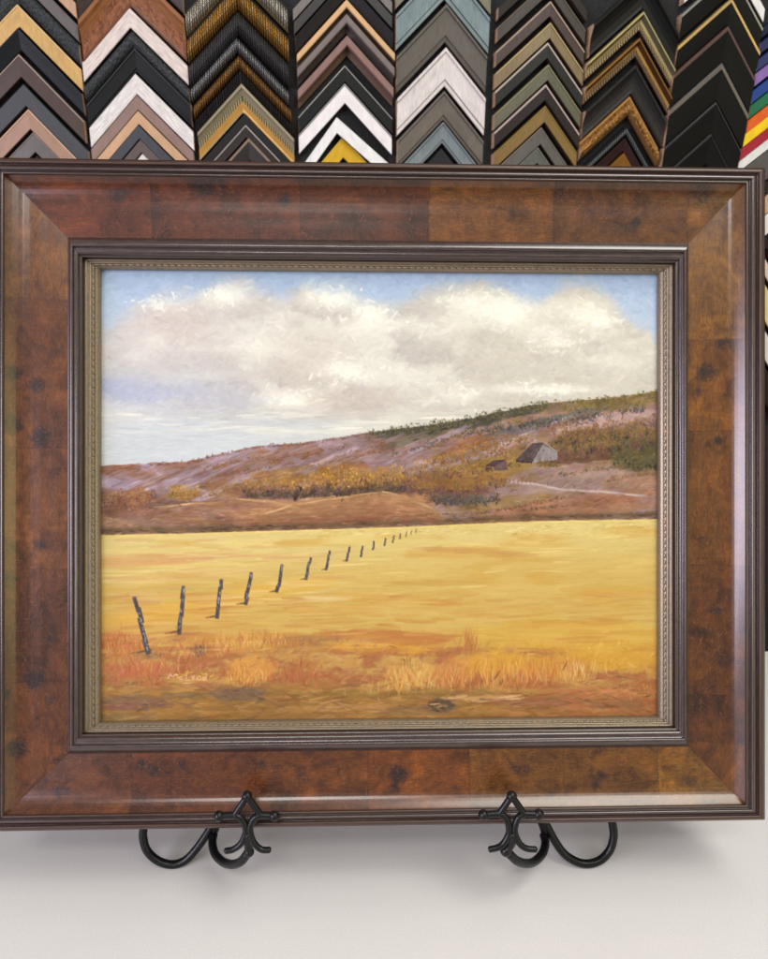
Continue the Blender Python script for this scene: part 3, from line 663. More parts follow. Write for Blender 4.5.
    for k in range(420):     # umber and olive drag marks in the foreground
        x = U(PX0, PX1); y = U(676, 724)
        stroke(x, y, rng.normal(.04, .22), U(8, 26), U(1.2, 3.4), jit(C(*[(134,104,66),(158,122,76),(118,90,72),(178,132,84),(146,96,66)][rng.integers(5)]), 8), U(.25, .65), U(-.6,.6), 1.2)
    for k in range(260):
        x = U(PX0, 400); y = U(634, 684)
        stroke(x, y, rng.normal(.3, .5), U(5, 14), U(1.2, 3.2), jit(C(*[(176,120,80),(190,132,84),(160,108,80),(196,150,96)][rng.integers(4)]), 9), U(.25, .65), U(-.8,.8), 1.2)
    # ---- grass tufts
    def tuft(n, cx, cy, rx, ry, pal, h=(6,14), lean=0, sp=16, w=(.7,1.5)):
        pts = sorted([(cy+ry*rng.normal(0, .5), cx+rx*rng.normal(0, .55)) for k in range(n)])
        for (y, x) in pts:
            c = np.array(pal[rng.integers(len(pal))], float); L = U(*h)
            stroke(x, y-L/2, math.radians(90+lean+rng.normal(0, sp)), L, U(*w)*1.25, jit(c*.8+at(x, y-L/2)*.2, 9), U(.3, .72), rng.normal(0, 1.3), 1.2, .8)
    warm = [(214,164,88),(206,142,72),(194,118,60),(226,186,112),(180,106,66)]
    red = [(186,100,64),(172,92,64),(198,122,78),(160,96,66),(176,112,72)]
    tuft(170, 250, 642, 46, 6, warm); tuft(90, 200, 650, 36, 8, warm+red); tuft(130, 122, 648, 24, 14, red+warm[:2]); tuft(120, 150, 668, 40, 8, red+warm)
    tuft(170, 248, 676, 26, 8, warm+[(226,190,110)]); tuft(100, 298, 678, 24, 8, red+[(186,96,62),(170,112,74)]); tuft(60, 310, 640, 36, 3, [(150,108,76),(176,128,80)], h=(3,7))
    tuft(200, 408, 682, 30, 10, warm+[(226,200,130)], h=(8,18)); tuft(150, 452, 684, 24, 9, warm+red[:1], h=(9,18)); tuft(160, 500, 686, 50, 5, [(158,96,66),(176,116,70),(140,88,64)], h=(5,12), sp=22); tuft(110, 520, 684, 46, 6, [(206,120,66),(190,104,62)], h=(8,18), sp=20); tuft(260, 510, 680, 44, 8, warm+[(222,170,72),(196,120,72)], h=(9,26), sp=15)
    tuft(120, 570, 676, 26, 7, warm+[(226,196,128)], h=(8,18), sp=9); tuft(60, 466, 652, 9, 4, [(176,104,68),(196,128,70),(160,92,66)], h=(12,36), sp=15, w=(.6,1.)); tuft(50, 385, 690, 26, 6, warm, h=(4,9))
    tuft(26, 500, 682, 34, 5, [(120,72,60),(136,84,60)], h=(6,12), lean=-12, sp=10, w=(.7,1.2)); tuft(20, 405, 663, 12, 6, [(128,92,62)], h=(5,10))
    tuft(40, 575, 672, 14, 8, [(226,204,156)], h=(6,14), sp=6, w=(.5,.9)); tuft(120, 640, 692, 30, 8, [(196,140,90),(176,110,74),(206,160,100)], h=(3,7), lean=-40, sp=30)
    stroke(563, 664, 1.1, 12, 1.1, (84,54,50), .8, 1.); stroke(494, 673, 1.0, 12, 1.8, (108,70,60), .7, .5)
    dabs(16, 240, 690, 26, 7, [(124,102,90),(134,106,84),(112,92,82)], ang=0, lw=(4,9)); dabs(20, 130, 699, 36, 6, [(116,92,90),(150,104,88),(132,102,84)], ang=0, lw=(5,12)); dabs(16, 438, 703, 13, 7, [(92,80,68),(80,70,64)], ang=10, lw=(4,9))
    dabs(26, 198, 646, 8, 5, [(118,96,84),(134,108,88)], ang=80); dabs(22, 190, 672, 20, 5, [(212,178,70),(200,164,60)], ang=10, lw=(4,8))
    for k in range(12): stroke(430+U(0, 90), 697+rng.normal(0, 2.4), rng.normal(.1, .06), U(8, 20), U(1.4, 2.4), jit(C(208,166,118), 7), .75, U(-.4,.4), 1.6)
    for k in range(26): stroke(300+U(0, 80), 704+rng.normal(0, 5), rng.normal(.12, .1), U(10, 24), U(1.2, 2.), jit(C(190,146,92), 7), .6, U(-.4,.4), 1.4)
    for k in range(30): stroke(530+U(0, 120), 700+rng.normal(0, 7), rng.normal(.1, .15), U(10, 24), U(1.2, 2.2), jit(C(180,112,80), 12), .6, U(-.4,.4), 1.4)
    # ---- fence posts running away
    posts = [(147,647,134.5,595,3.4),(177,628,182.5,584,3.),(214.5,613,218.5,577,2.9),(243,600,248.5,570,2.8),(274,588,279,562,2.6),(303,576,306.5,555,2.2),(323,566.5,326,548,2.),(343,558,346,544,1.8),(357,554,359,543,1.7),(369,547,370.6,538,1.6),(381,543,382,535,1.5),(389,540,390.4,532.5,1.4),(396,536.5,397,530.5,1.3),(402,534,403,528.6,1.2),(407,532,408,527.4,1.1),(412,530,413,525.6,1.)]
    for (xb, yb, xt, yt, w) in posts:
        a = math.atan2(yb-yt, xt-xb); L = math.hypot(xb-xt, yb-yt)
        if w > 1.7: stroke(xb-L*.12, yb-.5, .2, L*.42, w*.8, (150,104,62), .7); stroke(xb-L*.06, yb-.5, .2, L*.3, w*.6, (104,78,62), .7)
        wob = rng.normal(0, w*.16, 5)
        for s in range(5):
            t = (s+.5)/5
            for q in range(2): stroke(xb+(xt-xb)*t+wob[s], yb+(yt-yb)*t, a+rng.normal(0,.06), L*.32, w*(1.42-.25*t), (92,84,88), .92, 0, 1.8, .1)
        if w > 1.7:
            for s in range(int(L/1.5)):
                t = U(.03, .97); stroke(xb+(xt-xb)*t+U(-.3,.5)*w*.5, yb+(yt-yb)*t, a+rng.normal(0,.15), U(2.5, 6), w*.42, jit(C(*[(150,152,162),(78,66,66),(172,166,156),(66,58,60)][rng.integers(4)]), 8), .8, 0, 2.)
    # ---- the painter's signature
    sig = [[(166.5,673.5),(169,667.5),(171.5,672),(175.5,667.5),(177,673)], [(182.2,671.6),(179.6,671.4),(178.6,673.2),(180,674.6),(182.4,674.2)],
           [(186.5,667.5),(185.5,675.6),(190.5,675.2)], [(191.5,673),(194.8,672.2),(194,670.2),(192,671.4),(192.2,674.8),(195.4,675)],
           [(199.5,670.6),(197,672),(197.4,675.2),(200.4,675.4),(201.4,672.6),(199.5,670.6)], [(207.5,668),(206.6,676)], [(206.8,672.6),(204,672),(203,674.6),(204.8,676.2),(206.8,675)],
           [(182.5,679.4),(192.5,679)]]
    for p in sig:
        p = [(166+(x-166)*.93, 675+(y-675)*.82) for x, y in p]
        for (a, b) in zip(p[:-1], p[1:]):
            L = math.hypot(b[0]-a[0], b[1]-a[1])
            for s in range(2): stroke((a[0]+b[0])/2, (a[1]+b[1])/2, math.atan2(a[1]-b[1], b[0]-a[0]), L+.9, .95, (232,176,150), .85, 0, 1., .1)
    weave = (np.sin(X*4.1)*np.sin(Y*4.1))*.06
    lum = can.mean(-1, keepdims=True); can = lum+(can-lum)*.93
    return W, H, np.clip(can, 0, 255), hgt+weave

PAINT_GAIN = 0.72
# ---------------------------------------------------------------- the framed painting
FYAW = math.radians(1.9)
Fd = (Matrix.Rotation(0, 3, 'Z') @ FWD)
rotm = Matrix((RGT, FWD, UPV)).transposed() @ Matrix.Rotation(FYAW, 3, 'Z')
C0 = CAM + ray(379.5, 495.5)*.70
FR = empty('framed_painting', C0, rotm.to_euler())
LAX, LAY, LAZ = rotm.col[0], rotm.col[1], rotm.col[2]
def lp(px, py, w=0.):             # design units -> frame coordinates (x right, z up) on the plane w in front of the canvas
    d = ray(px, py); p0 = C0-LAY*w; t = (p0-CAM).dot(LAY)/d.dot(LAY); q = CAM+d*t-C0
    return q.dot(LAX), q.dot(LAZ)
OW = .034
XL = lp(-18.5, 495, OW)[0]; XR = lp(765.5, 495, OW)[0]; ZT = lp(384, 162.5, OW)[1]; ZB = lp(384, 826, OW)[1]
SX0 = lp(101.5, 495, 1e-3)[0]; SX1 = lp(657, 495, 1e-3)[0]; SZ1 = lp(384, 272.5, 1e-3)[1]; SZ0 = lp(384, 718.5, 1e-3)[1]
INS = (XR-SX1)                    # full width of the moulding
# push the base of the thing down to the bottom edge of its back
base_local = Vector(((XL+XR)/2, .008, ZB)); newloc = C0+rotm@base_local
for_shift = -base_local
FR.location = newloc
def ring(t, k):                   # rectangle k at fraction t from the outer edge (0) to the sight edge (1)
    g = float(np.interp(t, [0, TA, TB, TC, 1], [0, TA*.78, TB*.98, TC+(1-TC)*.36, 1])) if t > 0 else t     # top and bottom rails show a slimmer lip
    return (XL+(SX0-XL)*t, XR+(SX1-XR)*t, ZB+(SZ0-ZB)*g, ZT+(SZ1-ZT)*g)
def tr(px, w):                    # fraction for a design x measured on the right hand rail
    return (XR-lp(px, 495, w)[0])/INS
TA, TB, TC = tr(745.1, .03), tr(688.5, .0187), tr(674.4, .0085)
OUT = [(765.5,-.012),(765.5,.030),(765,.0335),(763.6,.0352),(761.6,.0358),(759.6,.0352),(758.6,.0336),(757.9,.0322),(757.2,.0322),(756.6,.0335),(755.2,.0352),(753.6,.0354),(752.2,.0350),(751.0,.0335),(750.4,.0322),(749.8,.0322),(748.8,.0330),(747.2,.0330),(745.6,.0316),(745.1,.0290)]
VEN = [(745.1,.0290),(742,.0273),(738,.0252),(734.5,.0236),(731.3,.0224),(728,.0215),(722,.0208),(717,.0205),(713,.0203),(706,.0198),(699,.0194),(693,.0190),(688.5,.0187)]
INN = [(688.5,.0187),(688.2,.0198),(687.4,.0214),(686.2,.0222),(685.0,.0220),(684.2,.0212),(683.6,.0196),(683.0,.0190),(681.5,.0196),(680,.0190),(678.8,.0176),(678.0,.0162),(677.0,.0158),(676.0,.0160),(675.2,.0150),(674.6,.0132),(674.4,.0085)]
LIN = [(674.4,.0085),(673.6,.0098),(672.2,.0104),(670.8,.0100),(670.2,.0090),(669.4,.0088),(668.6,.0094),(667.2,.0092),(666.4,.0080),(665.6,.0074),(663.6,.0072),(663.0,.0066),(662.2,.0062),(660.5,.0052),(658.6,.0034),(657.2,.0014),(657.0,.0003)]
def prep(L): return [(max(0., tr(px, w)) if w > 0 else 0., w) for px, w in L]
SIDES = ('bottom', 'right', 'top', 'left')
def corners(side, t):
    a, b, c, d = ring(t, 0)
    return {'bottom': ((a, c), (b, c)), 'right': ((b, c), (b, d)), 'top': ((b, d), (a, d)), 'left': ((a, d), (a, c))}[side]
def band(name, side, prof, mat, parent, nseg=1, attr=None, smooth=True, gap=.00008):
    """a mitred length of moulding; profile = [(fraction, height)]"""
    verts = []; uvs = []; st = []
    vv = 0; prev = None
    for t, w in prof:
        p, q = corners(side, t); L = math.hypot(q[0]-p[0], q[1]-p[1])
        if prev: vv += math.hypot((t-prev[0])*INS, w-prev[1])
        prev = (t, w)
        dx, dz = (q[0]-p[0])/L, (q[1]-p[1])/L
        off = t*INS
        for k in range(nseg+1):
            s = gap+(L-2*gap)*k/nseg
            verts.append(Vector((p[0]+dx*s, -w, p[1]+dz*s))+for_shift); st.append((off+s, vv))
    n = nseg+1; faces = []
    for i in range(len(prof)-1):
        for k in range(nseg): faces.append((i*n+k, i*n+k+1, (i+1)*n+k+1, (i+1)*n+k))
    uvs = [[st[q] for q in f] for f in faces]
    o = mesh_obj(name, verts, faces, mat, parent, None, uvs, smooth)
    if attr: attr(o, verts, st)
    return o

# dark umber lacquer of the mouldings
m = NT('umber_lacquer'); v = m.tex('UV', (.15, 1, 1)); f = m.noise(v, 500, 3)
m.l(m.ramp(f, [(.3, srgb((38,27,24))), (.7, srgb((60,43,37)))]), m.b.inputs['Base Color']); m.set(Roughness=.24); m.b.inputs['Coat Weight'].default_value = .7; m.b.inputs['Coat Roughness'].default_value = .2; m.bump(f, .12, .0005); UMBER = m.m
m = NT('russet_lacquer'); v = m.tex('UV', (.12, 1, 1)); f = m.noise(v, 420, 3)
m.l(m.ramp(f, [(.3, srgb((44,27,19))), (.7, srgb((64,40,28)))]), m.b.inputs['Base Color']); m.set(Roughness=.32); RUSSET = m.m
# aged silver-gilt of the liner
m = NT('aged_champagne_leaf'); v = m.tex('Object'); f = m.noise(v, 500, 4, .7); g = m.noise(v, 60, 3)
c = m.ramp(f, [(.3, srgb((106,94,78))), (.55, srgb((128,115,97))), (.8, srgb((146,132,112)))])
m.l(m.mixc(m.ramp(g, [(.4,(0,0,0)),(.7,(.5,.5,.5))]), c, srgb((140,120,96))), m.b.inputs['Base Color']); m.set(Roughness=.34, Metallic=.5); m.bump(f, .05, .0003); LEAF = m.m
m = NT('dark_leaf'); m.set(Roughness=.5, Metallic=.2); m.b.inputs['Base Color'].default_value = (*srgb((52,46,38)), 1); DLEAF = m.m

# burl veneer: sheets butted along each rail, each with its own tone; knots placed one by one
m = NT('burl_veneer')
uvn = m.n('ShaderNodeUVMap'); sh = m.n('ShaderNodeAttribute', attribute_name='sheet'); kn = m.n('ShaderNodeAttribute', attribute_name='knot'); tn = m.n('ShaderNodeAttribute', attribute_name='tone')
off = m.n('ShaderNodeVectorMath', operation='SCALE'); m.l(sh.outputs['Color'], off.inputs[0]); off.inputs['Scale'].default_value = 7.3
ad = m.n('ShaderNodeVectorMath', operation='ADD'); m.l(uvn.outputs[0], ad.inputs[0]); m.l(off.outputs[0], ad.inputs[1]); V = ad.outputs[0]
def mapped(scale, rot=0):
    q = m.n('ShaderNodeMapping'); q.inputs['Scale'].default_value = scale; q.inputs['Rotation'].default_value = (0, 0, rot); m.l(V, q.inputs[0]); return q.outputs[0]
big = m.noise(mapped((1,1,1)), 14, 5, .6, 1.6)
swl = m.noise(mapped((1,1.5,1), .5), 38, 5, .6, 1.3)
fib = m.noise(mapped((.2,1,1), .08), 430, 4, .6, 2.2)
fib2 = m.noise(mapped((1,.16,1), -.1), 420, 3, .6, .9)
kd = m.math('MULTIPLY', kn.outputs['Fac'], 1.0)
kn2 = m.noise(mapped((1,1,1)), 170, 4, .65, 1.5)
kw = m.math('MULTIPLY', kd, m.math('ADD', m.math('MULTIPLY', kn2, 3.0), -.40))
c = m.ramp(big, [(.28, (.34,.30,.30)), (.42, (.75,.72,.70)), (.58, (1.1,1.1,1.05)), (.75, (1.9,2.05,1.7))])
c2 = m.ramp(swl, [(.32, (.55,.47,.42)), (.48, (.96,.94,.93)), (.68, (1.35,1.3,1.2))])
c3 = m.ramp(fib, [(.3, (.62,.58,.55)), (.7, (1.34,1.34,1.3))])
c4 = m.ramp(fib2, [(.35, (.9,.89,.88)), (.7, (1.1,1.1,1.08))])
col_ = m.mixc(1., tn.outputs['Color'], c, 'MULTIPLY'); col_ = m.mixc(1., col_, c2, 'MULTIPLY'); col_ = m.mixc(1., col_, c3, 'MULTIPLY'); col_ = m.mixc(1., col_, c4, 'MULTIPLY')
rg = m.math('SINE', m.math('MULTIPLY', kw, 24.)); rgm = m.math('MULTIPLY', m.ramp(kw, [(.3,(0,0,0)),(.5,(.35,.35,.35)),(.95,(.35,.35,.35))]), m.ramp(rg, [(.2,(0,0,0)),(.9,(.55,.55,.55))]))
col_ = m.mixc(rgm, col_, srgb((58,30,20)))
col_ = m.mixc(m.ramp(kw, [(.3,(0,0,0)),(.62,(.6,.6,.6)),(.86,(.97,.97,.97))]), col_, srgb((30,16,14)))
crl = m.noise(mapped((1,1,1)), 55, 3, .5, 2.2); crl2 = m.math('ABSOLUTE', m.math('SUBTRACT', crl, .5))
col_ = m.mixc(m.math('MULTIPLY', m.ramp(crl2, [(.0,(.26,.26,.26)),(.012,(0,0,0))]), m.ramp(big, [(.45,(1,1,1)),(.6,(.15,.15,.15))])), col_, srgb((150,96,58)))
crm = m.noise(mapped((1,1,1)), 90, 2, .5, 1.2); crm2 = m.math('ABSOLUTE', m.math('SUBTRACT', crm, .47))
col_ = m.mixc(m.math('MULTIPLY', m.ramp(crm2, [(.0,(.6,.6,.6)),(.014,(0,0,0))]), m.ramp(swl, [(.5,(0,0,0)),(.6,(1,1,1))])), col_, srgb((40,22,16)))
m.l(col_, m.b.inputs['Base Color'])
m.set(Roughness=.30); m.b.inputs['Coat Weight'].default_value = 1.; m.b.inputs['Coat Roughness'].default_value = .24; m.b.inputs['Coat IOR'].default_value = 1.56; m.b.inputs['Specular IOR Level'].default_value = .05
m.l(m.ramp(swl, [(.3,(.27,)*3),(.7,(.36,)*3)]), m.b.inputs['Roughness'])
hh = m.math('ADD', m.math('MULTIPLY', swl, .6), m.math('ADD', m.math('MULTIPLY', fib, .3), m.math('MULTIPLY', kw, -.6)))
m.bump(hh, .22, .0009); VENEER = m.m
SEAMS = {'top': [(-30,(112,58,38)),(150,(108,56,34)),(300,(98,54,34)),(430,(134,88,38)),(555,(114,74,40)),(690,(124,84,44))],
         'bottom': [(-30,(112,66,42)),(130,(112,62,36)),(255,(118,70,36)),(368,(126,74,32)),(470,(126,84,36)),(565,(120,80,36)),(660,(140,98,42))],
         'left': [(150,(130,86,56)),(300,(118,72,50)),(448,(126,78,50)),(568,(112,68,46)),(680,(122,74,50))],
         'right': [(150,(138,98,50)),(337,(126,82,36)),(430,(126,82,38)),(567,(112,68,32)),(700,(98,58,30)),(748,(116,72,34))]}
KNOTS = [(284,200,6,1.,.9),(636,222,5,1.,.9),(203,188,13,.5,.75),(222,184,8,.5,.7),(118,196,9,.5,.8),(560,197,10,.5,.6),(700,193,13,.6,.75),(374,222,10,.5,.6),(150,215,12,.4,.5),
         (718,441,4,1.,.95),(707,371,9,.8,.8),(709,444,3,1.,.7),(724,343,9,.5,.7),(700,392,6,.5,.6),(716,610,9,.5,.6),(722,660,12,.5,.6),(705,540,9,.5,.5),
         (41,437,9,.9,.9),(15,424,9,.8,.75),(14,374,11,.5,.8),(36,385,9,.4,.8),(34,680,9,1.,.95),(8,692,6,.8,.8),(19,747,9,.7,.85),(50,700,6,.5,.7),(40,545,9,.5,.6),(12,580,9,.5,.6),(56,762,6,.5,.6),
         (140,766,6,.8,.8),(152,771,8,.5,.7),(182,765,8,.5,.7),(262,764,5,.8,.7),(398,775,9,.7,.85),(395,788,7,.5,.7),(301,778,10,.4,.5),(600,777,8,.5,.75),(596,785,5,.6,.7),(520,770,10,.4,.6),(60,790,9,.5,.6),(690,780,9,.4,.6),(455,790,8,.4,.5)]
def veneer_attrs(side):
    seams = SEAMS[side]; horiz = side in ('top', 'bottom')
    wv = .024
    js = [lp(s if horiz else 384, 495 if horiz else s, wv)[0 if horiz else 1] for s, _ in seams]
    kl = [(lp(kx, ky, .021), r*.00088, sq, a) for kx, ky, r, sq, a in KNOTS]
    def f(o, verts, st):
        n = len(verts); sheet = np.zeros((n, 4), np.float32); tone = np.ones((n, 4), np.float32); knot = np.zeros(n, np.float32)
        for i, v_ in enumerate(verts):
            x = v_.x-for_shift.x; z = v_.z-for_shift.z
            q = x if horiz else z; idx = 0
            for j in range(len(js)):
                if (horiz and q >= js[j]) or (not horiz and q <= js[j]): idx = j
            sheet[i, :3] = ((idx*1.37+SIDES.index(side)*2.9) % 5, (idx*.83+.4*SIDES.index(side)) % 5, 0); tone[i, :3] = [q_*g_ for q_, g_ in zip(srgb(seams[idx][1]), (.43, .37, .175))]
            for (p, r, sq, a) in kl:
                d = math.hypot((x-p[0]), (z-p[1])/(.7 if sq < .6 else 1))/r
                k = a*math.exp(-.5*d*d*1.1)
                if k > knot[i]: knot[i] = k
        me = o.data
        a1 = me.attributes.new('sheet', 'FLOAT_COLOR', 'CORNER'); a2 = me.attributes.new('tone', 'FLOAT_COLOR', 'CORNER'); a3 = me.attributes.new('knot', 'FLOAT', 'POINT')
        # one sheet per face: seams stay crisp
        li = np.zeros(len(me.loops), np.int32); me.loops.foreach_get('vertex_index', li)
        first = np.repeat(li[0::4], 4)
        a1.data.foreach_set('color', sheet[first].ravel()); tf = tone[first].copy(); q4 = li.reshape(-1, 4); jn = np.abs(tone[q4[:,0], :3]-tone[q4[:,1], :3]).sum(1) > 1e-5; tf[np.repeat(jn, 4), :3] *= .7; a2.data.foreach_set('color', tf.ravel()); a3.data.foreach_set('value', knot)
        # shallow V at every seam
    return f
for side in SIDES:
    rail = band('rail', side, [(a+(b-a)*s/4, wa+(wb-wa)*s/4) for (a, wa), (b, wb) in zip(prep(VEN)[:-1], prep(VEN)[1:]) for s in range(4)]+[prep(VEN)[-1]], VENEER, FR, 520 if side in ('top','bottom') else 460, veneer_attrs(side))
    tag(rail, {'top':'burl veneer rail along the top, reddish at the left and golden right of the middle','bottom':'burl veneer rail along the bottom, growing more golden to the right','left':'left burl veneer rail with dark round knots','right':'right burl veneer rail with a small eye knot at mid height'}[side])
    om = band('outer_moulding', side, prep(OUT), [UMBER, RUSSET], rail)
    for pi, p_ in enumerate(om.data.polygons): p_.material_index = 1 if pi < 6 or pi >= 17 else 0
    band('inner_moulding', side, prep(INN), UMBER, rail)
    ln = band('liner', side, prep(LIN), LEAF, FR)
    # bead-and-reel string in the liner's groove
    t = tr(664.6, .0072); p, q = corners(side, t); L = math.hypot(q[0]-p[0], q[1]-p[1]); dx, dz = (q[0]-p[0])/L, (q[1]-p[1])/L
    verts = []; faces = []; nb = int(L/.0061); stp = L/nb
    for k in range(nb):
        prof = [(.04,.1),(.10,.8),(.16,.1),(.20,.7),(.35,1.),(.65,1.),(.90,.7),(.96,.1)]
        b0 = len(verts)
        for (u, r) in prof:
            for j in range(5):
                an = math.pi*j/4; s = (k+u)*stp
                rr = .00082*r; lat = math.cos(an)*rr; up = math.sin(an)*rr*1.2
                verts.append(Vector((p[0]+dx*s-dz*lat, -.0072-up, p[1]+dz*s+dx*lat))+for_shift)
        for i in range(len(prof)-1):
            for j in range(4): faces.append((b0+i*5+j, b0+i*5+j+1, b0+(i+1)*5+j+1, b0+(i+1)*5+j))
    mesh_obj('beading', verts, faces, LEAF, ln, smooth=True)
    gt = [(tr(666.0,.0075), .0074), (tr(665.8,.0075), .00725), (tr(663.4,.0073), .00725), (tr(663.2,.007), .0074)]
    band('groove', side, gt, DLEAF, ln)
# back: board and canvas sides
def fbox(name, x0, x1, y0, y1, z0, z1, mat, parent):
    s = for_shift; return box(name, x0+s.x, x1+s.x, y0+s.y, y1+s.y, z0+s.z, z1+s.z, mat, parent)
m = NT('brown_kraft_board'); m.set(Roughness=.8); m.b.inputs['Base Color'].default_value = (*srgb((150,118,84)), 1)
fbox('backing_board', XL+.004, XR-.004, .0095, .012, ZB+.004, ZT-.004, m.m, FR)

# the canvas with its paint
PWd, PHt, PC, PHh = paint_landscape()
xa, za = lp(PX0, PY0, 0); xb, zb_ = lp(PX1, PY1, 0)
xs = np.linspace(xa, xb, PWd); zs = np.linspace(za, zb_, PHt)
XX, ZZ = np.meshgrid(xs, zs); RELIEF = .00030
co_ = np.stack([XX+for_shift.x, -(PHh-1.)*RELIEF+for_shift.y+.0004, ZZ+for_shift.z], -1).reshape(-1, 3).astype(np.float32)
idx = np.arange(PWd*PHt).reshape(PHt, PWd)
quad = np.stack([idx[:-1,:-1], idx[1:,:-1], idx[1:,1:], idx[:-1,1:]], -1).reshape(-1, 4).astype(np.int32)
me = bpy.data.meshes.new('painting'); me.vertices.add(len(co_)); me.vertices.foreach_set('co', co_.ravel())
me.loops.add(quad.size); me.loops.foreach_set('vertex_index', quad.ravel()); me.polygons.add(len(quad))
me.polygons.foreach_set('loop_start', np.arange(0, quad.size, 4, dtype=np.int32))
try: me.polygons.foreach_set('loop_total', np.full(len(quad), 4, np.int32))
except Exception: pass
me.polygons.foreach_set('use_smooth', np.ones(len(quad), bool))
me.update(calc_edges=True)
PCL = PC/255.; PCL = np.where(PCL <= .04045, PCL/12.92, ((PCL+.055)/1.055)**2.4); PCL = PCL**1.10*PAINT_GAIN*np.array([.97,.99,.945])
ca_ = me.color_attributes.new('paint', 'FLOAT_COLOR', 'POINT')
ca_.data.foreach_set('color', np.concatenate([PCL, np.ones(PCL.shape[:2]+(1,))], -1).astype(np.float32).ravel())
m = NT('oil_paint'); a = m.n('ShaderNodeAttribute', attribute_name='paint'); v = m.tex('Object'); f = m.noise(v, 1500, 3)
m.l(m.mixc(.10, a.outputs['Color'], m.mixc(1., a.outputs['Color'], m.ramp(f, [(.3,(.6,.6,.6)),(.7,(1.4,1.4,1.4))]), 'MULTIPLY')), m.b.inputs['Base Color'])
m.set(Roughness=.48); m.b.inputs['Specular IOR Level'].default_value = .055; m.bump(f, .15, .0003)
me.materials.append(m.m)
canvas = bpy.data.objects.new('painting', me); COL.objects.link(canvas); canvas.parent = FR
tag(canvas, 'oil landscape of a golden field, crooked fence posts and mauve hills under cloud')
tag(FR, 'oil landscape in a wide burl frame with beaded liner', 'framed painting')

# ---------------------------------------------------------------- wrought iron easel: two scrolled feet, lipped hooks with three-balled finials
m = NT('black_iron'); v = m.tex('Object'); f = m.noise(v, 260, 4, .6)
m.b.inputs['Base Color'].default_value = (*srgb((12,12,13)), 1); m.l(m.ramp(f, [(.3,(.24,)*3),(.7,(.4,)*3)]), m.b.inputs['Roughness']); m.bump(f, .25, .0008); m.b.inputs['Specular IOR Level'].default_value = .26; IRON = m.m
def catmull(pts, n=8):
    P = [Vector(p) for p in pts]; P = [P[0]*2-P[1]]+P+[P[-1]*2-P[-2]]; out = []
    for i in range(1, len(P)-2):
        for k in range(n):
            t = k/n; a, b, c, d = P[i-1:i+3]
            out.append(.5*((2*b)+(c-a)*t+(2*a-5*b+4*c-d)*t*t+(3*b-a-3*c+d)*t**3))
    out.append(P[-2]); return out
def tube(bm, pts, r, ns=12, rend=None, smooth_n=8):
    pts = catmull(pts, smooth_n) if smooth_n else [Vector(p) for p in pts]
    T = [(pts[min(i+1, len(pts)-1)]-pts[max(i-1, 0)]).normalized() for i in range(len(pts))]
    nrm = T[0].orthogonal().normalized(); rings = []
    for i, p in enumerate(pts):
        nrm = (nrm-T[i]*nrm.dot(T[i])).normalized(); bn = T[i].cross(nrm)
        rr = r if rend is None else r+(rend-r)*i/(len(pts)-1)
        rings.append([bm.verts.new(p+(nrm*math.cos(2*math.pi*k/ns)+bn*math.sin(2*math.pi*k/ns))*rr) for k in range(ns)])
    for a, b in zip(rings[:-1], rings[1:]):
        for k in range(ns): bm.faces.new((a[k], a[(k+1)%ns], b[(k+1)%ns], b[k]))
    for R, p, s in ((rings[0], pts[0], -1), (rings[-1], pts[-1], 1)):
        tt = T[0] if s < 0 else T[-1]
        inner = [bm.verts.new(p+(q.co-p)*.6+tt*s*r*.35) for q in R]
        for k in range(ns): bm.faces.new((R[k], R[(k+1)%ns], inner[(k+1)%ns], inner[k]))
        bm.faces.new(inner)
def ball(bm, p, r):
    bmesh.ops.create_uvsphere(bm, u_segments=20, v_segments=12, radius=r, matrix=Matrix.Translation(p))
def P3(px, py, dep): return CAM+ray(px, py)*dep
EB = Vector((.0, P3(380, 868, .722).y, 0))
EA = empty('display_easel', EB); tag(EA, 'black wrought iron easel with scrolled feet and star-like hooks holding the frame', 'easel')
loc = lambda p: p-EB
R_ = .0039
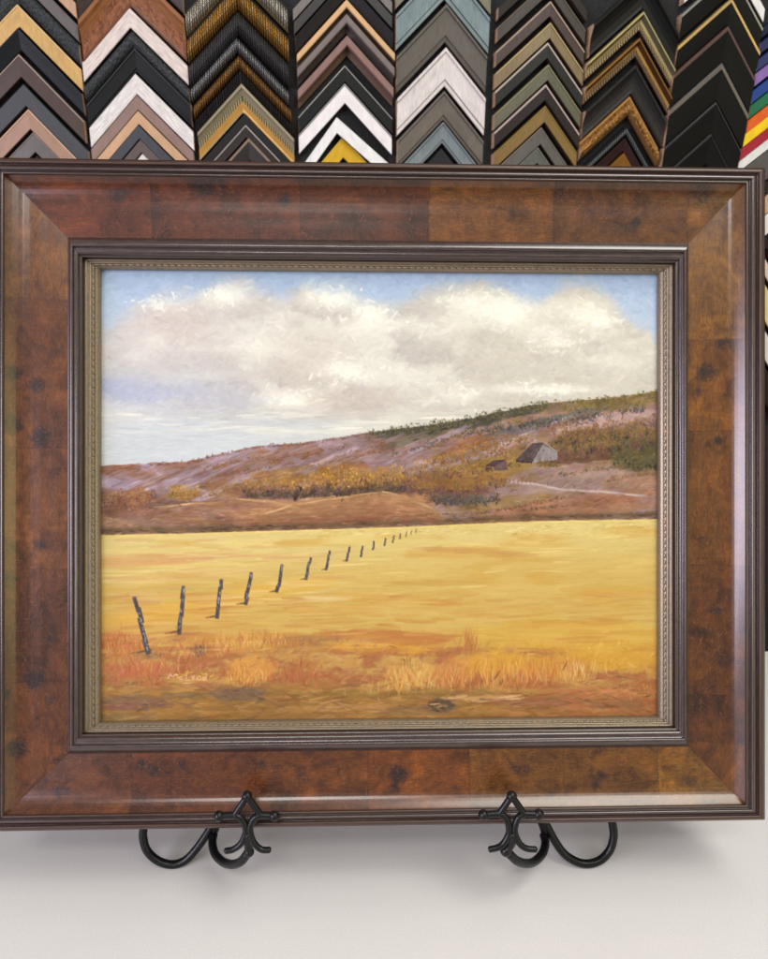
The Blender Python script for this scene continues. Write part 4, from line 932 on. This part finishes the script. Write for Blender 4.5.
for sgn, loop, hook, hookball, star in (
   (-1, [(151,800),(146,814),(143.6,828),(143.2,838),(147,850.5),(157.5,860.5),(172,864.6),(185,860.5),(195.5,850),(204,838.5),(210.5,828),(217,815),(222,800)],
        [(213.6,834.5),(212.4,843),(215.2,854),(222.9,861.8),(232,864.4),(241,861.5),(247.5,853.5)], (249,852),
        dict(top=(247,796), lb=(219,816), rb=(274.5,816), lj=(234.8,814.8), rj=(260.6,814.8), la=[(234.8,814.8),(241,818.5),(245.2,826),(245.4,834),(240.5,844),(233,849.5),(225.5,851)], ra=[(260.6,814.8),(254.5,818),(250.3,826),(250.6,834),(254.5,843.5),(261.5,849.5),(269.8,850)])),
   (1, [(604,800),(610,814),(613.2,828),(613.4,838),(609.8,850),(600.5,860),(587.6,863.8),(575.8,861.3),(564,853.5),(555,841),(548,828),(541,815),(536,800)],
        [(543.6,834.5),(545.3,843),(542.4,853.5),(534.5,861.5),(526,863.6),(516.5,860.5),(509,853.5)], (506,850.5),
        dict(top=(511.6,796), lb=(483.5,814.8), rb=(538.7,814.3), lj=(499.5,813.6), rj=(524.2,813.8), la=[(499.5,813.6),(505.5,817.5),(508.8,826),(508.6,834),(503.8,843),(498,847.5),(489.5,849.5)], ra=[(524.2,813.8),(518.5,817.5),(515,826),(515.2,834),(519.6,843.5),(526.5,848.5),(536,849.5)]))):
    bm = bmesh.new(); tube(bm, [loc(P3(x, y, .722)) for x, y in loop], R_, 14)
    tag(bm_obj('scrolled_foot', bm, IRON, EA), None)
    nh = len(hook); bm = bmesh.new()
    ds = [.722, .715, .703, .69, .677, .666, .660]
    hp = [loc(P3(x, y, d)) for (x, y), d in zip(hook, ds)]
    tube(bm, hp, R_, 14); ball(bm, loc(P3(*hookball, .657)), .0052 if sgn > 0 else .0045)
    hk = bm_obj('hook', bm, IRON, EA)
    D = .650; bm = bmesh.new(); r = .0029
    q = lambda a: loc(P3(a[0], a[1], D))
    for a, b in ((star['top'], star['lj']), (star['top'], star['rj']), (star['lb'], star['lj']), (star['rb'], star['rj'])): tube(bm, [q(a), q(((a[0]+b[0])/2, (a[1]+b[1])/2)), q(b)], r, 12)
    tube(bm, [q(a) for a in star['la']], r*1.05, 12, r*.9); tube(bm, [q(a) for a in star['ra']], r*1.05, 12, r*.9)
    # stub that joins the finial to the hook
    mid = ((star['la'][3][0]+star['ra'][3][0])/2, 834)
    tube(bm, [q(mid), loc(P3(mid[0], 843, .654)), loc(P3(*hookball, .657))], r*1.2, 12)
    fn = bm_obj('finial', bm, IRON, EA)
    for k in ('top', 'lb', 'rb'):
        bm = bmesh.new(); ball(bm, q(star[k]), .0045); bm_obj('ball_tip', bm, IRON, fn)
# the hidden rest of the easel: two uprights leaning with the frame, a cross bar and a rear leg
for x in (213, 546):
    bm = bmesh.new(); tube(bm, [loc(P3(x, 836, .7225)), loc(P3((x+380)/2, 600, .728)), loc(P3(380+(x-380)*.15, 380, .728))], .0035, 12); bm_obj('upright', bm, IRON, EA)
bm = bmesh.new(); tube(bm, [loc(P3(217, 815, .7225)), loc(P3(380, 815, .726)), loc(P3(541, 815, .7225))], .0032, 12); bm_obj('crossbar', bm, IRON, EA)
tp = P3(380, 384, .732); bm = bmesh.new(); tube(bm, [loc(tp), loc(Vector((tp.x, tp.y+.06, .3))), loc(Vector((tp.x, tp.y+.10, .004)))], .0035, 12); bm_obj('rear_leg', bm, IRON, EA)
